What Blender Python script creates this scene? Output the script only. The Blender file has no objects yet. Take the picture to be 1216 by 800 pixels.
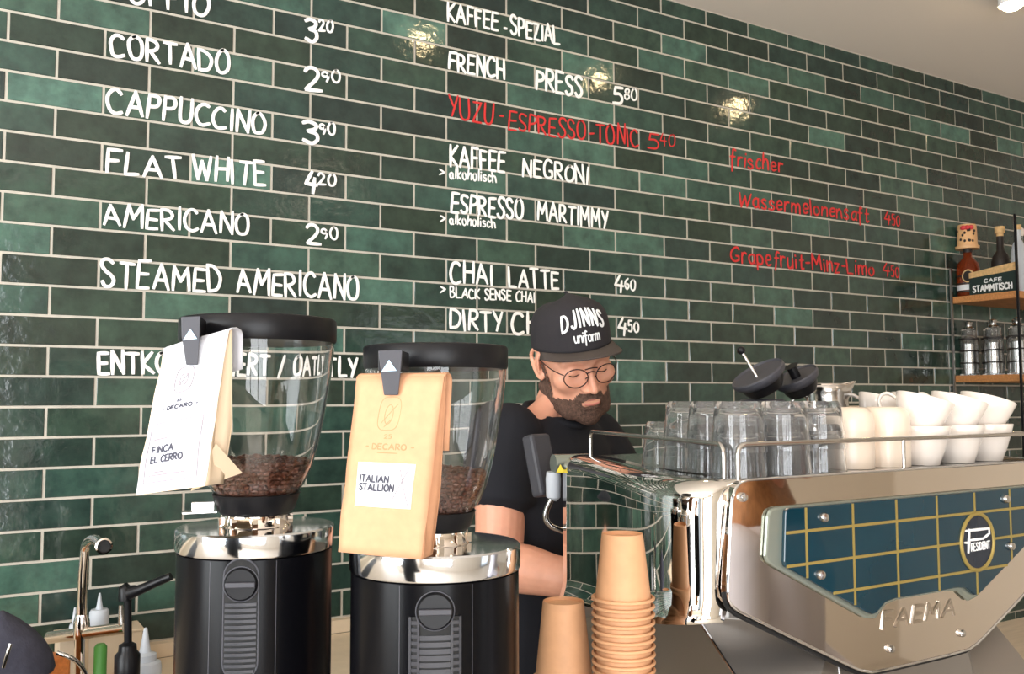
import bpy, bmesh, math, random
import numpy as np
from mathutils import Vector, Matrix, noise
random.seed(7)
SC = bpy.context.scene
COL = SC.collection
PI = math.pi

# ------------------------------------------------------------------ camera
CAM = Vector((-0.0822, -2.3481, 1.60))
F_PX = 1100.0
MR = Matrix(((0.85625919, -0.03267373, -0.515512), (-0.51654059, -0.05890071, -0.85423447), (-0.00245299, 0.99772899, -0.06731159)))
cd = bpy.data.cameras.new('camera'); cam = bpy.data.objects.new('camera', cd); COL.objects.link(cam)
cd.sensor_width = 36.0; cd.lens = 36.0 * F_PX / 1216.0; cd.clip_start = 0.02
cam.matrix_world = Matrix.Translation(CAM) @ MR.to_4x4()
SC.camera = cam
def ray(px, py): return MR @ Vector(((px - 608) / F_PX, (400 - py) / F_PX, -1.0))
def at(px, py, d): return CAM + ray(px, py) * d                      # the place seen at a pixel, d metres deep
def on_y(px, py, y): r = ray(px, py); return CAM + r * ((y - CAM.y) / r.y)
def on_z(px, py, z): r = ray(px, py); return CAM + r * ((z - CAM.z) / r.z)

# ------------------------------------------------------------------ light and exposure
SC.view_settings.view_transform = 'Standard'; SC.view_settings.look = 'None'
SC.view_settings.exposure = -0.22; SC.view_settings.gamma = 1.0; SC.view_settings.use_curve_mapping = False
w = bpy.data.worlds.new('daylight'); SC.world = w; w.use_nodes = True
w.node_tree.nodes['Background'].inputs[0].default_value = (0.80, 0.90, 1.0, 1)
w.node_tree.nodes['Background'].inputs[1].default_value = 1.0
cy = SC.cycles
cy.max_bounces = 10; cy.transmission_bounces = 10; cy.glossy_bounces = 5; cy.diffuse_bounces = 4; cy.transparent_max_bounces = 12
cy.caustics_reflective = False; cy.caustics_refractive = True; cy.blur_glossy = 0.5; cy.sample_clamp_indirect = 6.0
cy.use_denoising = True
def area(name, loc, target, sx, sy, power, color):
    l = bpy.data.lights.new(name, 'AREA'); l.shape = 'RECTANGLE'; l.size = sx; l.size_y = sy; l.energy = power; l.color = color
    o = bpy.data.objects.new(name, l); COL.objects.link(o); o.location = loc
    o.rotation_euler = (Vector(target) - Vector(loc)).to_track_quat('-Z', 'Y').to_euler(); return o
# daylight through the shop window behind the camera, the window on the left wall and the glazed door
area('window_daylight', (-1.1, -4.56, 1.55), (-1.0, 0, 1.55), 2.4, 2.3, 175, (0.97, 0.98, 1.0))
area('side_daylight', (-2.66, -1.9, 1.6), (0, -1.5, 1.7), 2.2, 2.0, 210, (0.94, 0.98, 1.0))
area('door_daylight', (3.1, -4.56, 1.25), (3.1, 0, 1.25), 1.1, 2.1, 8, (1.0, 0.93, 0.84))

# ------------------------------------------------------------------ materials
def lin(c): return c / 12.92 if c <= 0.04045 else ((c + 0.055) / 1.055) ** 2.4
def rgb(r, g, b): return (lin(r / 255), lin(g / 255), lin(b / 255), 1)
def mat(name, col, rough=0.5, metal=0.0, trans=0.0, ior=1.45, emit=0.0, var=0.0, scale=20, bump=0.0, bscale=60, coat=0.0, sss=0.0, aniso=0.0, stretch=None, spec=0.5):
    m = bpy.data.materials.new(name); m.use_nodes = True; nt = m.node_tree; b = nt.nodes['Principled BSDF']
    b.inputs['Base Color'].default_value = col; b.inputs['Roughness'].default_value = rough; b.inputs['Metallic'].default_value = metal
    b.inputs['Transmission Weight'].default_value = trans; b.inputs['IOR'].default_value = ior; b.inputs['Coat Weight'].default_value = coat; b.inputs['Specular IOR Level'].default_value = spec
    if sss: b.inputs['Subsurface Weight'].default_value = sss; b.inputs['Subsurface Radius'].default_value = (0.012, 0.005, 0.003); b.inputs['Subsurface Scale'].default_value = 1.0
    if emit: b.inputs['Emission Color'].default_value = col; b.inputs['Emission Strength'].default_value = emit
    if aniso: b.inputs['Anisotropic'].default_value = aniso
    if var or bump:
        tc = nt.nodes.new('ShaderNodeTexCoord'); src = tc.outputs['Object']
        if stretch:
            mp = nt.nodes.new('ShaderNodeMapping'); mp.inputs['Scale'].default_value = stretch
            nt.links.new(src, mp.inputs[0]); src = mp.outputs[0]
    if var:
        n = nt.nodes.new('ShaderNodeTexNoise'); n.inputs['Scale'].default_value = scale; n.inputs['Detail'].default_value = 5
        nt.links.new(src, n.inputs['Vector'])
        r = nt.nodes.new('ShaderNodeValToRGB'); r.color_ramp.elements[0].position = 0.3; r.color_ramp.elements[1].position = 0.7
        r.color_ramp.elements[0].color = tuple(c * (1 - var) for c in col[:3]) + (1,); r.color_ramp.elements[1].color = tuple(min(1, c * (1 + var)) for c in col[:3]) + (1,)
        nt.links.new(n.outputs['Fac'], r.inputs[0]); nt.links.new(r.outputs[0], b.inputs['Base Color'])
    if bump:
        n = nt.nodes.new('ShaderNodeTexNoise'); n.inputs['Scale'].default_value = bscale; n.inputs['Detail'].default_value = 4
        nt.links.new(src, n.inputs['Vector'])
        bp = nt.nodes.new('ShaderNodeBump'); bp.inputs['Strength'].default_value = bump; bp.inputs['Distance'].default_value = 0.004
        nt.links.new(n.outputs['Fac'], bp.inputs['Height']); nt.links.new(bp.outputs[0], b.inputs['Normal'])
    return m
M = {}
M['plaster'] = mat('plaster', rgb(238, 228, 214), 0.85, bump=0.05, bscale=25)
M['ceiling'] = mat('ceiling_paint', rgb(242, 230, 218), 0.85, bump=0.04, bscale=8)
M['walnut'] = mat('walnut_panelling', rgb(84, 66, 52), 0.5, var=0.25, scale=9, stretch=(1, 1, 10))
M['floor'] = mat('oak_floor', rgb(216, 207, 194), 0.45, var=0.08, scale=6, stretch=(1, 12, 1))
M['grout'] = mat('grout', rgb(186, 180, 168), 0.9, var=0.1, scale=30)
M['chalk'] = mat('white_marker', rgb(246, 244, 240), 0.6)
M['red_chalk'] = mat('red_marker', rgb(205, 48, 48), 0.6)
M['black'] = mat('matte_black_metal', rgb(9, 9, 12), 0.24, spec=0.16)
M['blackplastic'] = mat('black_plastic', rgb(17, 17, 20), 0.36, spec=0.3)
M['rubber'] = mat('black_rubber', rgb(18, 18, 19), 0.7)
M['greyplastic'] = mat('grey_plastic', rgb(62, 62, 68), 0.5)
M['alu'] = mat('polished_aluminium', rgb(226, 229, 234), 0.10, 1.0)
M['steel'] = mat('steel', rgb(200, 198, 195), 0.18, 1.0)
M['brushed'] = mat('brushed_steel', rgb(150, 146, 142), 0.34, 1.0, )
M['skirt'] = mat('dark_brushed_steel', rgb(168, 164, 160), 0.42, 1.0)
M['emboss'] = mat('satin_steel', rgb(206, 196, 184), 0.3, 1.0)
M['chrome'] = mat('chrome', rgb(232, 224, 216), 0.035, 1.0)
M['mirror'] = mat('mirror_steel', rgb(226, 224, 220), 0.02, 1.0, bump=0.012, bscale=6)
M['glass'] = mat('clear_glass', (.96, .97, .98, 1), 0.0, 0, 0.965, 1.45)
M['acrylic'] = mat('clear_acrylic', (0.98, 0.98, 0.98, 1), 0.0, 0, 1.0, 1.42)
M['slat'] = mat('slat_plastic', rgb(50, 50, 55), 0.4)
M['bean'] = mat('roasted_bean', rgb(96, 56, 40), 0.38, var=0.35, scale=120)
M['whitepaper'] = mat('white_paper', rgb(214, 215, 222), 0.75, bump=0.05, bscale=30)
M['creampaper'] = mat('cream_paper', rgb(236, 214, 184), 0.75, bump=0.05, bscale=30)
M['kraft'] = mat('kraft_paper', rgb(202, 150, 114), 0.75, var=0.05, scale=90, bump=0.06, bscale=30)
M['kraftdark'] = mat('kraft_print', rgb(122, 72, 44), 0.8)
M['cupkraft'] = mat('kraft_cup', rgb(214, 162, 120), 0.6, var=0.05, scale=60, bump=0.02, bscale=200)
M['label'] = mat('label_paper', rgb(232, 234, 238), 0.7)
M['ink'] = mat('grey_ink', rgb(70, 70, 82), 0.8)
M['faintink'] = mat('faint_ink', rgb(150, 142, 148), 0.8)
M['kraftink'] = mat('kraft_ink', rgb(176, 130, 92), 0.8)
M['pink'] = mat('pink_print', rgb(236, 208, 214), 0.8)
M['blueprint'] = mat('pale_blue_print', rgb(176, 206, 232), 0.7)
M['porcelain'] = mat('porcelain', rgb(236, 226, 216), 0.18, coat=0.4)
M['stoneware'] = mat('cream_stoneware', rgb(236, 218, 198), 0.3, coat=0.2)
M['teal'] = mat('teal_glass_panel', rgb(4, 48, 62), 0.04, coat=0.3, var=0.15, scale=9)
M['gold'] = mat('gold_line', rgb(158, 138, 76), 0.4, 0.3)
M['palebevel'] = mat('pale_bevel', rgb(150, 158, 148), 0.25, 0.6)
M['ovalface'] = mat('dark_badge', rgb(34, 42, 54), 0.25)
M['white'] = mat('white_paint', rgb(240, 240, 240), 0.5)
M['skin'] = mat('skin', rgb(222, 160, 132), 0.48, var=0.07, scale=35, sss=0.12, bump=0.03, bscale=220)
M['lip'] = mat('lip_skin', rgb(188, 116, 102), 0.5)
M['hair'] = mat('brown_hair', rgb(84, 60, 48), 0.75, var=0.4, scale=160, bump=0.8, bscale=380)
M['beard'] = mat('beard_hair', rgb(92, 68, 56), 0.8, var=0.45, scale=170, bump=0.9, bscale=420)
M['tshirt'] = mat('black_cotton', rgb(19, 20, 27), 0.9, bump=0.1, bscale=120)
M['trousers'] = mat('dark_denim', rgb(34, 38, 50), 0.9)
M['cap'] = mat('charcoal_cap_fabric', rgb(42, 39, 42), 0.9, bump=0.12, bscale=400)
M['brim'] = mat('brim_fabric', rgb(74, 65, 60), 0.9, bump=0.12, bscale=400)
M['thread'] = mat('white_thread', rgb(238, 238, 238), 0.8)
M['wireframe'] = mat('dark_eyewear_metal', rgb(52, 40, 42), 0.3, 0.7)
M['lens'] = mat('thin_lens', (1, 1, 1, 1), 0.0, 0, 1.0, 1.04)
M['eye'] = mat('eye_white', rgb(225, 218, 212), 0.2)
M['iris'] = mat('eye_iris', rgb(60, 70, 80), 0.2)
M['wood'] = mat('oak_board', rgb(196, 136, 84), 0.5, var=0.22, scale=14, stretch=(1, 10, 10))
M['orangewood'] = mat('orange_wood', rgb(206, 122, 62), 0.45, var=0.2, scale=18, stretch=(6, 1, 6))
M['stone'] = mat('beige_worktop', rgb(214, 196, 170), 0.5, var=0.06, scale=18)
M['darkworktop'] = mat('pale_oak_worktop', rgb(204, 190, 172), 0.45, var=0.1, scale=9, stretch=(1, 8, 1))
M['cabinet'] = mat('dark_cabinet', rgb(52, 54, 56), 0.6)
M['felt'] = mat('charcoal_cloth', rgb(62, 62, 74), 0.95, var=0.15, scale=60, bump=0.25, bscale=160)
M['squeeze'] = mat('milky_plastic', rgb(214, 220, 228), 0.4, trans=0.25, ior=1.3)
M['green'] = mat('green_label', rgb(72, 132, 56), 0.5)
M['amber'] = mat('amber_spirit', rgb(150, 62, 26), 0.08, trans=0.55, ior=1.4)
M['cork'] = mat('cork', rgb(214, 176, 124), 0.8, var=0.2, scale=80)
M['tin'] = mat('patterned_tin', rgb(226, 178, 128), 0.45)
M['redbow'] = mat('red_print', rgb(214, 66, 72), 0.5)
M['darkprint'] = mat('dark_print', rgb(40, 34, 32), 0.5)
M['signgreen'] = mat('dark_green_sign', rgb(28, 46, 42), 0.6)
M['yellow'] = mat('yellow_sticker', rgb(232, 206, 52), 0.5)
M['lampglow'] = mat('lamp_glow', (1.0, 0.76, 0.42, 1), 0.5, emit=110)
M['spotglow'] = mat('spot_glow', (1.0, 0.93, 0.82, 1), 0.5, emit=9)

def tile_material():
    m = bpy.data.materials.new('green_glazed_tile'); m.use_nodes = True; nt = m.node_tree; L = nt.links; b = nt.nodes['Principled BSDF']
    at_ = nt.nodes.new('ShaderNodeAttribute'); at_.attribute_name = 'tile'
    sep = nt.nodes.new('ShaderNodeSeparateColor'); L.new(at_.outputs['Color'], sep.inputs[0])
    r1 = nt.nodes.new('ShaderNodeValToRGB'); e = r1.color_ramp.elements
    e[0].position = 0.0; e[0].color = rgb(36, 49, 47); e[1].position = 1.0; e[1].color = rgb(80, 112, 100)
    e2 = r1.color_ramp.elements.new(0.4); e2.color = rgb(43, 62, 57); e3 = r1.color_ramp.elements.new(0.8); e3.color = rgb(56, 81, 72)
    L.new(sep.outputs[0], r1.inputs[0])
    mixh = nt.nodes.new('ShaderNodeMixRGB'); mixh.inputs[2].default_value = rgb(46, 58, 44)
    mm = nt.nodes.new('ShaderNodeMath'); mm.operation = 'MULTIPLY'; mm.inputs[1].default_value = 0.6; L.new(sep.outputs[1], mm.inputs[0]); L.new(mm.outputs[0], mixh.inputs[0])
    L.new(r1.outputs[0], mixh.inputs[1])
    tc = nt.nodes.new('ShaderNodeTexCoord')
    n = nt.nodes.new('ShaderNodeTexNoise'); n.inputs['Scale'].default_value = 16; n.inputs['Detail'].default_value = 6; n.inputs['Roughness'].default_value = 0.65
    L.new(tc.outputs['Object'], n.inputs['Vector'])
    r2 = nt.nodes.new('ShaderNodeValToRGB'); r2.color_ramp.elements[0].position = 0.32; r2.color_ramp.elements[1].position = 0.72
    r2.color_ramp.elements[0].color = (0.62, 0.62, 0.66, 1); r2.color_ramp.elements[1].color = (1.4, 1.45, 1.4, 1)
    L.new(n.outputs['Fac'], r2.inputs[0])
    mu = nt.nodes.new('ShaderNodeMixRGB'); mu.blend_type = 'MULTIPLY'; mu.inputs[0].default_value = 1.0
    L.new(mixh.outputs[0], mu.inputs[1]); L.new(r2.outputs[0], mu.inputs[2]); L.new(mu.outputs[0], b.inputs['Base Color'])
    b.inputs['Roughness'].default_value = 0.11
    bn = nt.nodes.new('ShaderNodeTexNoise'); bn.inputs['Scale'].default_value = 38; bn.inputs['Detail'].default_value = 3
    L.new(tc.outputs['Object'], bn.inputs['Vector'])
    bp = nt.nodes.new('ShaderNodeBump'); bp.inputs['Strength'].default_value = 0.14; bp.inputs['Distance'].default_value = 0.006
    L.new(bn.outputs['Fac'], bp.inputs['Height']); L.new(bp.outputs[0], b.inputs['Normal'])
    return m
M['tile'] = tile_material()

# ------------------------------------------------------------------ building helpers
class MB:
    """collects shapes; build() links them as ONE mesh object"""
    def __init__(s): s.v = []; s.f = []; s.mi = []; s.cur = 0
    def add(s, vs, fs):
        o = len(s.v); s.v += [Vector(p) for p in vs]
        for f in fs: s.f.append(tuple(i + o for i in f)); s.mi.append(s.cur)
        return s
    def box(s, c, size, rot=None):
        x, y, z = (d / 2 for d in size); vs = [Vector((sx * x, sy * y, sz * z)) for sx in (-1, 1) for sy in (-1, 1) for sz in (-1, 1)]
        if rot is not None: vs = [rot @ p for p in vs]
        c = Vector(c)
        return s.add([p + c for p in vs], [(0, 1, 3, 2), (4, 6, 7, 5), (0, 4, 5, 1), (2, 3, 7, 6), (0, 2, 6, 4), (1, 5, 7, 3)])
    def lathe(s, prof, seg=48, c=(0, 0, 0), closed=False, mtx=None):
        c = Vector(c); vs = []; fs = []; n = len(prof)
        for r, z in prof:
            for k in range(seg):
                a = 2 * PI * k / seg; p = Vector((r * math.cos(a), r * math.sin(a), z)); vs.append((mtx @ p if mtx else p) + c)
        for i in range(n if closed else n - 1):
            j = (i + 1) % n
            for k in range(seg):
                k2 = (k + 1) % seg; fs.append((i * seg + k, i * seg + k2, j * seg + k2, j * seg + k))
        if not closed:
            if prof[0][0] > 1e-5: fs.append(tuple(range(seg))[::-1])
            if prof[-1][0] > 1e-5: fs.append(tuple((n - 1) * seg + k for k in range(seg)))
        return s.add(vs, fs)
    def tube(s, pts, r, seg=10, closed=False):
        pts = [Vector(p) for p in pts]; n = len(pts); rs = r if isinstance(r, (list, tuple)) else [r] * n
        vs = []; fs = []; up = None
        for i in range(n):
            if closed: t = pts[(i + 1) % n] - pts[i - 1]
            else: t = pts[min(i + 1, n - 1)] - pts[max(i - 1, 0)]
            t.normalize()
            if up is None: up = t.orthogonal().normalized()
            up = (up - t * up.dot(t)); up = up.normalized() if up.length > 1e-6 else t.orthogonal().normalized()
            b = t.cross(up)
            for k in range(seg):
                a = 2 * PI * k / seg; vs.append(pts[i] + (up * math.cos(a) + b * math.sin(a)) * rs[i])
        for i in range(n if closed else n - 1):
            j = (i + 1) % n
            for k in range(seg):
                k2 = (k + 1) % seg; fs.append((i * seg + k, i * seg + k2, j * seg + k2, j * seg + k))
        if not closed: fs.append(tuple(range(seg))[::-1]); fs.append(tuple((n - 1) * seg + k for k in range(seg)))
        return s.add(vs, fs)
    def prism(s, poly, d):
        """poly: 3D points of one face, extruded by vector d"""
        n = len(poly); d = Vector(d); vs = [Vector(p) for p in poly] + [Vector(p) + d for p in poly]
        fs = [tuple(range(n))[::-1], tuple(range(n, 2 * n))] + [(i, (i + 1) % n, n + (i + 1) % n, n + i) for i in range(n)]
        return s.add(vs, fs)
    def loft(s, rings, cap=True):
        n = len(rings[0]); vs = [p for r in rings for p in r]; fs = []
        for i in range(len(rings) - 1):
            for k in range(n):
                k2 = (k + 1) % n; fs.append((i * n + k, i * n + k2, (i + 1) * n + k2, (i + 1) * n + k))
        if cap: fs.append(tuple(range(n))[::-1]); fs.append(tuple((len(rings) - 1) * n + k for k in range(n)))
        return s.add(vs, fs)
    def grid(s, P, close_u=False):
        R, C_ = len(P), len(P[0]); vs = [p for r in P for p in r]; fs = []
        for i in range(R - 1):
            for j in range(C_ if close_u else C_ - 1):
                j2 = (j + 1) % C_; fs.append((i * C_ + j, i * C_ + j2, (i + 1) * C_ + j2, (i + 1) * C_ + j))
        return s.add(vs, fs)
    def ball(s, c, r, seg=16, rings=10, mtx=None):
        r = Vector(r) if hasattr(r, '__len__') else Vector((r, r, r)); c = Vector(c); vs = []; fs = []
        for i in range(1, rings):
            t = PI * i / rings
            for k in range(seg):
                a = 2 * PI * k / seg; p = Vector((r.x * math.sin(t) * math.cos(a), r.y * math.sin(t) * math.sin(a), r.z * math.cos(t))); vs.append((mtx @ p if mtx else p) + c)
        top = Vector((0, 0, r.z)); bot = -top; vs.append((mtx @ top if mtx else top) + c); vs.append((mtx @ bot if mtx else bot) + c)
        for i in range(rings - 2):
            for k in range(seg):
                k2 = (k + 1) % seg; fs.append((i * seg + k, (i + 1) * seg + k, (i + 1) * seg + k2, i * seg + k2))
        t_, b_ = len(vs) - 2, len(vs) - 1
        for k in range(seg):
            k2 = (k + 1) % seg; fs.append((t_, k, k2)); fs.append((b_, (rings - 2) * seg + k2, (rings - 2) * seg + k))
        return s.add(vs, fs)
    def ribbon(s, pts, nrm, width, thick):
        s.rk = getattr(s, 'rk', 0) + 1; thick = thick * (1 + .03 * (s.rk % 11))
        """a brush stroke lying on a surface: rectangular section swept along pts"""
        n = len(pts)
        if n < 2: return s
        vs = []; fs = []
        for i in range(n):
            t = (pts[min(i + 1, n - 1)] - pts[max(i - 1, 0)])
            if t.length < 1e-9: t = Vector((1, 0, 0))
            t.normalize(); nn = nrm[i] if isinstance(nrm, list) else nrm; side = nn.cross(t).normalized()
            wd = width * (0.5 if 0 < i < n - 1 else 0.36)
            ext = t * (-width * 0.3 if i == 0 else (width * 0.3 if i == n - 1 else 0)); p = pts[i] + ext
            vs += [p - side * wd, p + side * wd, p + side * wd * 0.8 + nn * thick, p - side * wd * 0.8 + nn * thick]
        for i in range(n - 1):
            for k in range(4):
                k2 = (k + 1) % 4; fs.append((i * 4 + k, i * 4 + k2, (i + 1) * 4 + k2, (i + 1) * 4 + k))
        fs.append((3, 2, 1, 0)); e = (n - 1) * 4; fs.append((e, e + 1, e + 2, e + 3))
        return s.add(vs, fs)
    def build(s, name, mats, parent=None, smooth=True, bevel=0.0, world=True, angle=40):
        me = bpy.data.meshes.new(name); off = Vector((0, 0, 0))
        if parent is not None and world:
            q = parent
            while q is not None: off += Vector(q.location); q = q.parent
        me.from_pydata([p - off for p in s.v], [], s.f)
        for m in (mats if isinstance(mats, (list, tuple)) else [mats]): me.materials.append(m)
        me.polygons.foreach_set('material_index', s.mi)
        me.validate(); 
        bm = bmesh.new(); bm.from_mesh(me); bmesh.ops.recalc_face_normals(bm, faces=bm.faces); bm.to_mesh(me); bm.free()
        o = bpy.data.objects.new(name, me); COL.objects.link(o)
        if smooth:
            me.shade_smooth(); me.set_sharp_from_angle(angle=math.radians(angle))
        if bevel:
            b = o.modifiers.new('bevel', 'BEVEL'); b.width = bevel; b.segments = 2; b.limit_method = 'ANGLE'; b.harden_normals = False
        if parent is not None: o.parent = parent
        return o
def tag(o, label=None, cat=None, group=None, kind=None):
    if label: o['label'] = label
    if cat: o['category'] = cat
    if group: o['group'] = group
    if kind: o['kind'] = kind
    return o
def thing(name, label, cat, loc=(0, 0, 0), group=None):
    o = bpy.data.objects.new(name, None); COL.objects.link(o); o.location = loc; o.empty_display_size = 0.05
    return tag(o, label, cat, group)
def structure(o): o['kind'] = 'structure'; return o
def copy_tree(o, parent=None):
    c = o.copy(); COL.objects.link(c); c.parent = parent
    for ch in list(o.children): copy_tree(ch, c)
    return c
def smooth_curve(pts, n=6, closed=False):
    out = []; k = len(pts); P = [Vector(p) for p in pts]
    for i in range(k if closed else k - 1):
        p1 = P[i]; p2 = P[(i + 1) % k]; p0 = P[i - 1] if (closed or i > 0) else p1; p3 = P[(i + 2) % k] if (closed or i + 2 < k) else p2
        for j in range(n):
            t = j / n; out.append(0.5 * ((2 * p1) + (p2 - p0) * t + (2 * p0 - 5 * p1 + 4 * p2 - p3) * t * t + (3 * p1 - p0 - 3 * p2 + p3) * t ** 3))
    if not closed: out.append(P[-1])
    return out
def rot_to(d, up=(0, 0, 1)):
    return Vector(d).to_track_quat('Z', 'Y').to_matrix()

# ------------------------------------------------------------------ handwriting: single-stroke letters
GL = {
'A': (.8, '0,0 .4,1 .8,0|.15,.36 .66,.36'), 'B': (.62, '0,0 0,1|~0,1 .4,.97 .48,.76 .34,.57 0,.53|~0,.53 .48,.47 .6,.25 .42,.03 0,0'),
'C': (.7, '~.68,.86 .5,.99 .25,.93 .06,.7 .02,.4 .14,.1 .4,0 .7,.1'), 'D': (.68, '0,0 0,1|~0,1 .35,.95 .63,.7 .66,.4 .45,.08 0,0'),
'E': (.58, '.58,1 0,1 0,0 .58,0|0,.52 .5,.52'), 'F': (.56, '.56,1 0,1 0,0|0,.52 .46,.52'),
'G': (.72, '~.66,.86 .48,.99 .24,.93 .05,.7 .02,.38 .14,.1 .4,0 .68,.12|.68,.12 .68,.42 .42,.42'), 'H': (.64, '0,0 0,1|.64,0 .64,1|0,.5 .64,.5'),
'I': (.12, '.06,0 .06,1'), 'J': (.46, '~.45,1 .45,.3 .34,.04 .15,.02 0,.2'), 'K': (.62, '0,0 0,1|.58,1 0,.45 .62,0'), 'L': (.54, '0,1 0,0 .54,0'),
'M': (.86, '0,0 .08,1 .42,.35 .78,1 .86,0'), 'N': (.64, '0,0 0,1 .64,0 .64,1'), 'O': (.72, '@.36,1 .08,.8 .0,.45 .12,.1 .36,0 .62,.12 .72,.48 .62,.84'),
'P': (.58, '0,0 0,1|~0,1 .42,.97 .57,.76 .42,.52 0,.47'), 'R': (.6, '0,0 0,1|~0,1 .4,.97 .55,.77 .4,.54 0,.48|.14,.48 .6,0'),
'S': (.58, '~.58,.86 .4,.99 .14,.95 .04,.76 .22,.57 .48,.42 .57,.2 .4,.02 .15,.01 0,.15'), 'T': (.7, '0,1 .7,1|.35,1 .35,0'),
'U': (.62, '~0,1 0,.3 .14,.03 .45,.02 .61,.3 .62,1'), 'V': (.68, '0,1 .34,0 .68,1'), 'W': (.95, '0,1 .22,0 .46,.8 .7,0 .95,1'), 'Y': (.64, '0,1 .32,.48|.64,1 .2,0'),
'Z': (.6, '.02,1 .6,1 0,0 .6,0'),
'0': (.6, '@.3,1 .06,.8 .0,.45 .1,.1 .3,0 .52,.12 .6,.48 .52,.84'), '2': (.6, '~.02,.78 .15,.97 .4,.98 .54,.76 .4,.45 0,0|0,0 .6,.03'),
'3': (.55, '~.03,.9 .25,1 .48,.88 .44,.64 .2,.54|~.2,.54 .5,.46 .55,.2 .3,0 0,.1'), '4': (.6, '.3,1 0,.38 .58,.38|.44,.7 .42,-.06'), '5': (.55, '.52,1 .08,1 .05,.56|~.05,.56 .36,.62 .54,.36 .4,.06 .02,.03'),
'6': (.55, '~.46,1 .14,.72 .02,.32 .2,.01 .48,.1 .52,.38 .3,.5 .06,.34'), '8': (.55, '@.28,.53 .06,.72 .2,.98 .44,.9 .46,.68 .28,.53 .04,.32 .12,.04 .4,.02 .52,.28'), '9': (.55, '~.5,.84 .3,1 .06,.86 .08,.6 .34,.52 .5,.72 .5,.84 .48,.4 .34,0'),
'·': (.14, '.02,.48 .12,.5'), '-': (.34, '0,.48 .34,.5'), '>': (.5, '0,.85 .48,.5 0,.12'), '/': (.5, '0,-.1 .5,1.02'), '.': (.1, '.02,.03 .1,.03'),
'a': (.5, '~.48,.5 .3,.62 .06,.46 .06,.14 .28,0 .46,.2|.48,.6 .46,.1 .54,0'), 'c': (.44, '~.44,.52 .26,.62 .04,.42 .06,.12 .26,0 .45,.1'), 'e': (.48, '~.03,.32 .45,.36 .36,.6 .12,.56 .03,.26 .18,.01 .46,.1'),
'f': (.4, '~.42,.92 .24,1 .17,.8 .16,.3 .14,-.3|0,.56 .38,.58'), 'g': (.5, '~.46,.52 .28,.62 .05,.44 .08,.14 .3,.06 .46,.3|~.47,.6 .46,-.1 .3,-.34 .04,-.26'), 'h': (.48, '0,0 0,1|~0,.34 .2,.6 .42,.5 .46,0'),
'i': (.1, '.04,.6 .05,0|.04,.82 .06,.86'), 'k': (.46, '0,0 0,1|.42,.6 0,.28 .46,0'), 'l': (.1, '.05,1 .05,0'), 'm': (.78, '0,0 0,.6|~0,.36 .18,.6 .36,.5 .38,0|~.38,.36 .56,.6 .74,.5 .77,0'),
'n': (.48, '0,0 0,.6|~0,.36 .2,.6 .42,.5 .46,0'), 'o': (.5, '@.25,.62 .04,.46 .04,.14 .25,0 .47,.16 .46,.48'), 'p': (.48, '0,-.34 0,.6|~0,.5 .24,.63 .46,.42 .4,.1 .18,0 0,.12'), 'r': (.36, '0,0 0,.6|~0,.34 .16,.58 .36,.56'),
's': (.42, '~.4,.52 .22,.62 .04,.5 .14,.34 .36,.26 .38,.08 .2,0 0,.08'), 't': (.38, '~.16,.92 .15,.2 .24,0 .38,.06|0,.6 .36,.62'), 'u': (.48, '~0,.6 .02,.2 .16,0 .38,.1 .46,.3|.46,.6 .48,0'), 'w': (.68, '0,.6 .14,0 .34,.5 .5,0 .68,.6'), 'z': (.44, '0,.6 .42,.6 0,0 .44,.02'),
}
def glyph_strokes(text, jitter=0.03, gap=.24, space=.55, seed=0):
    rnd = random.Random(seed + sum(map(ord, text)) * 7 + len(text)); x = 0.0; out = []
    for ch in text:
        if ch == ' ': x += space; continue
        wd, spec = GL[ch]; sc = 1 + rnd.uniform(-jitter, jitter) * 2; dy = rnd.uniform(-jitter, jitter); sl = rnd.uniform(-jitter, jitter) * 2
        for st in spec.split('|'):
            kind = st[0] if st[0] in '~@' else ''; pts = [tuple(map(float, q.split(','))) for q in st.lstrip('~@').split()]
            P = [Vector((x + px * 1.0 + sl * py + rnd.uniform(-jitter, jitter) * .5, py * sc + dy + rnd.uniform(-jitter, jitter) * .5, 0)) for px, py in pts]
            if kind == '~': P = smooth_curve(P, 4)
            elif kind == '@': P = smooth_curve(P, 3, True); P = P + [P[0], P[1]]
            else:
                Q = []
                for a, b in zip(P, P[1:]): Q += [a, a.lerp(b, .25), a.lerp(b, .5), a.lerp(b, .75)]
                P = Q + [P[-1]]
            out.append((kind, P))
        x += wd + gap
    return out, max(x - gap, .1)
def write(mb, text, fn, width, thick, jitter=0.03, seed=0, gap=.24, space=.55):
    """fn(u in 0..1 along the line, v in letter heights) -> (point, normal)"""
    strokes, W = glyph_strokes(text, jitter, gap, space, seed)
    for kind, P in strokes:
        q = [fn(p.x / W, p.y) for p in P]; runs = [q]
        if kind == '':                                           # sharp corners: one ribbon per straight run
            runs = [q[i:i + 5] for i in range(0, len(q) - 1, 4)]
        for r in runs: mb.ribbon([a[0] for a in r], [a[1] for a in r], width, thick)

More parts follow.
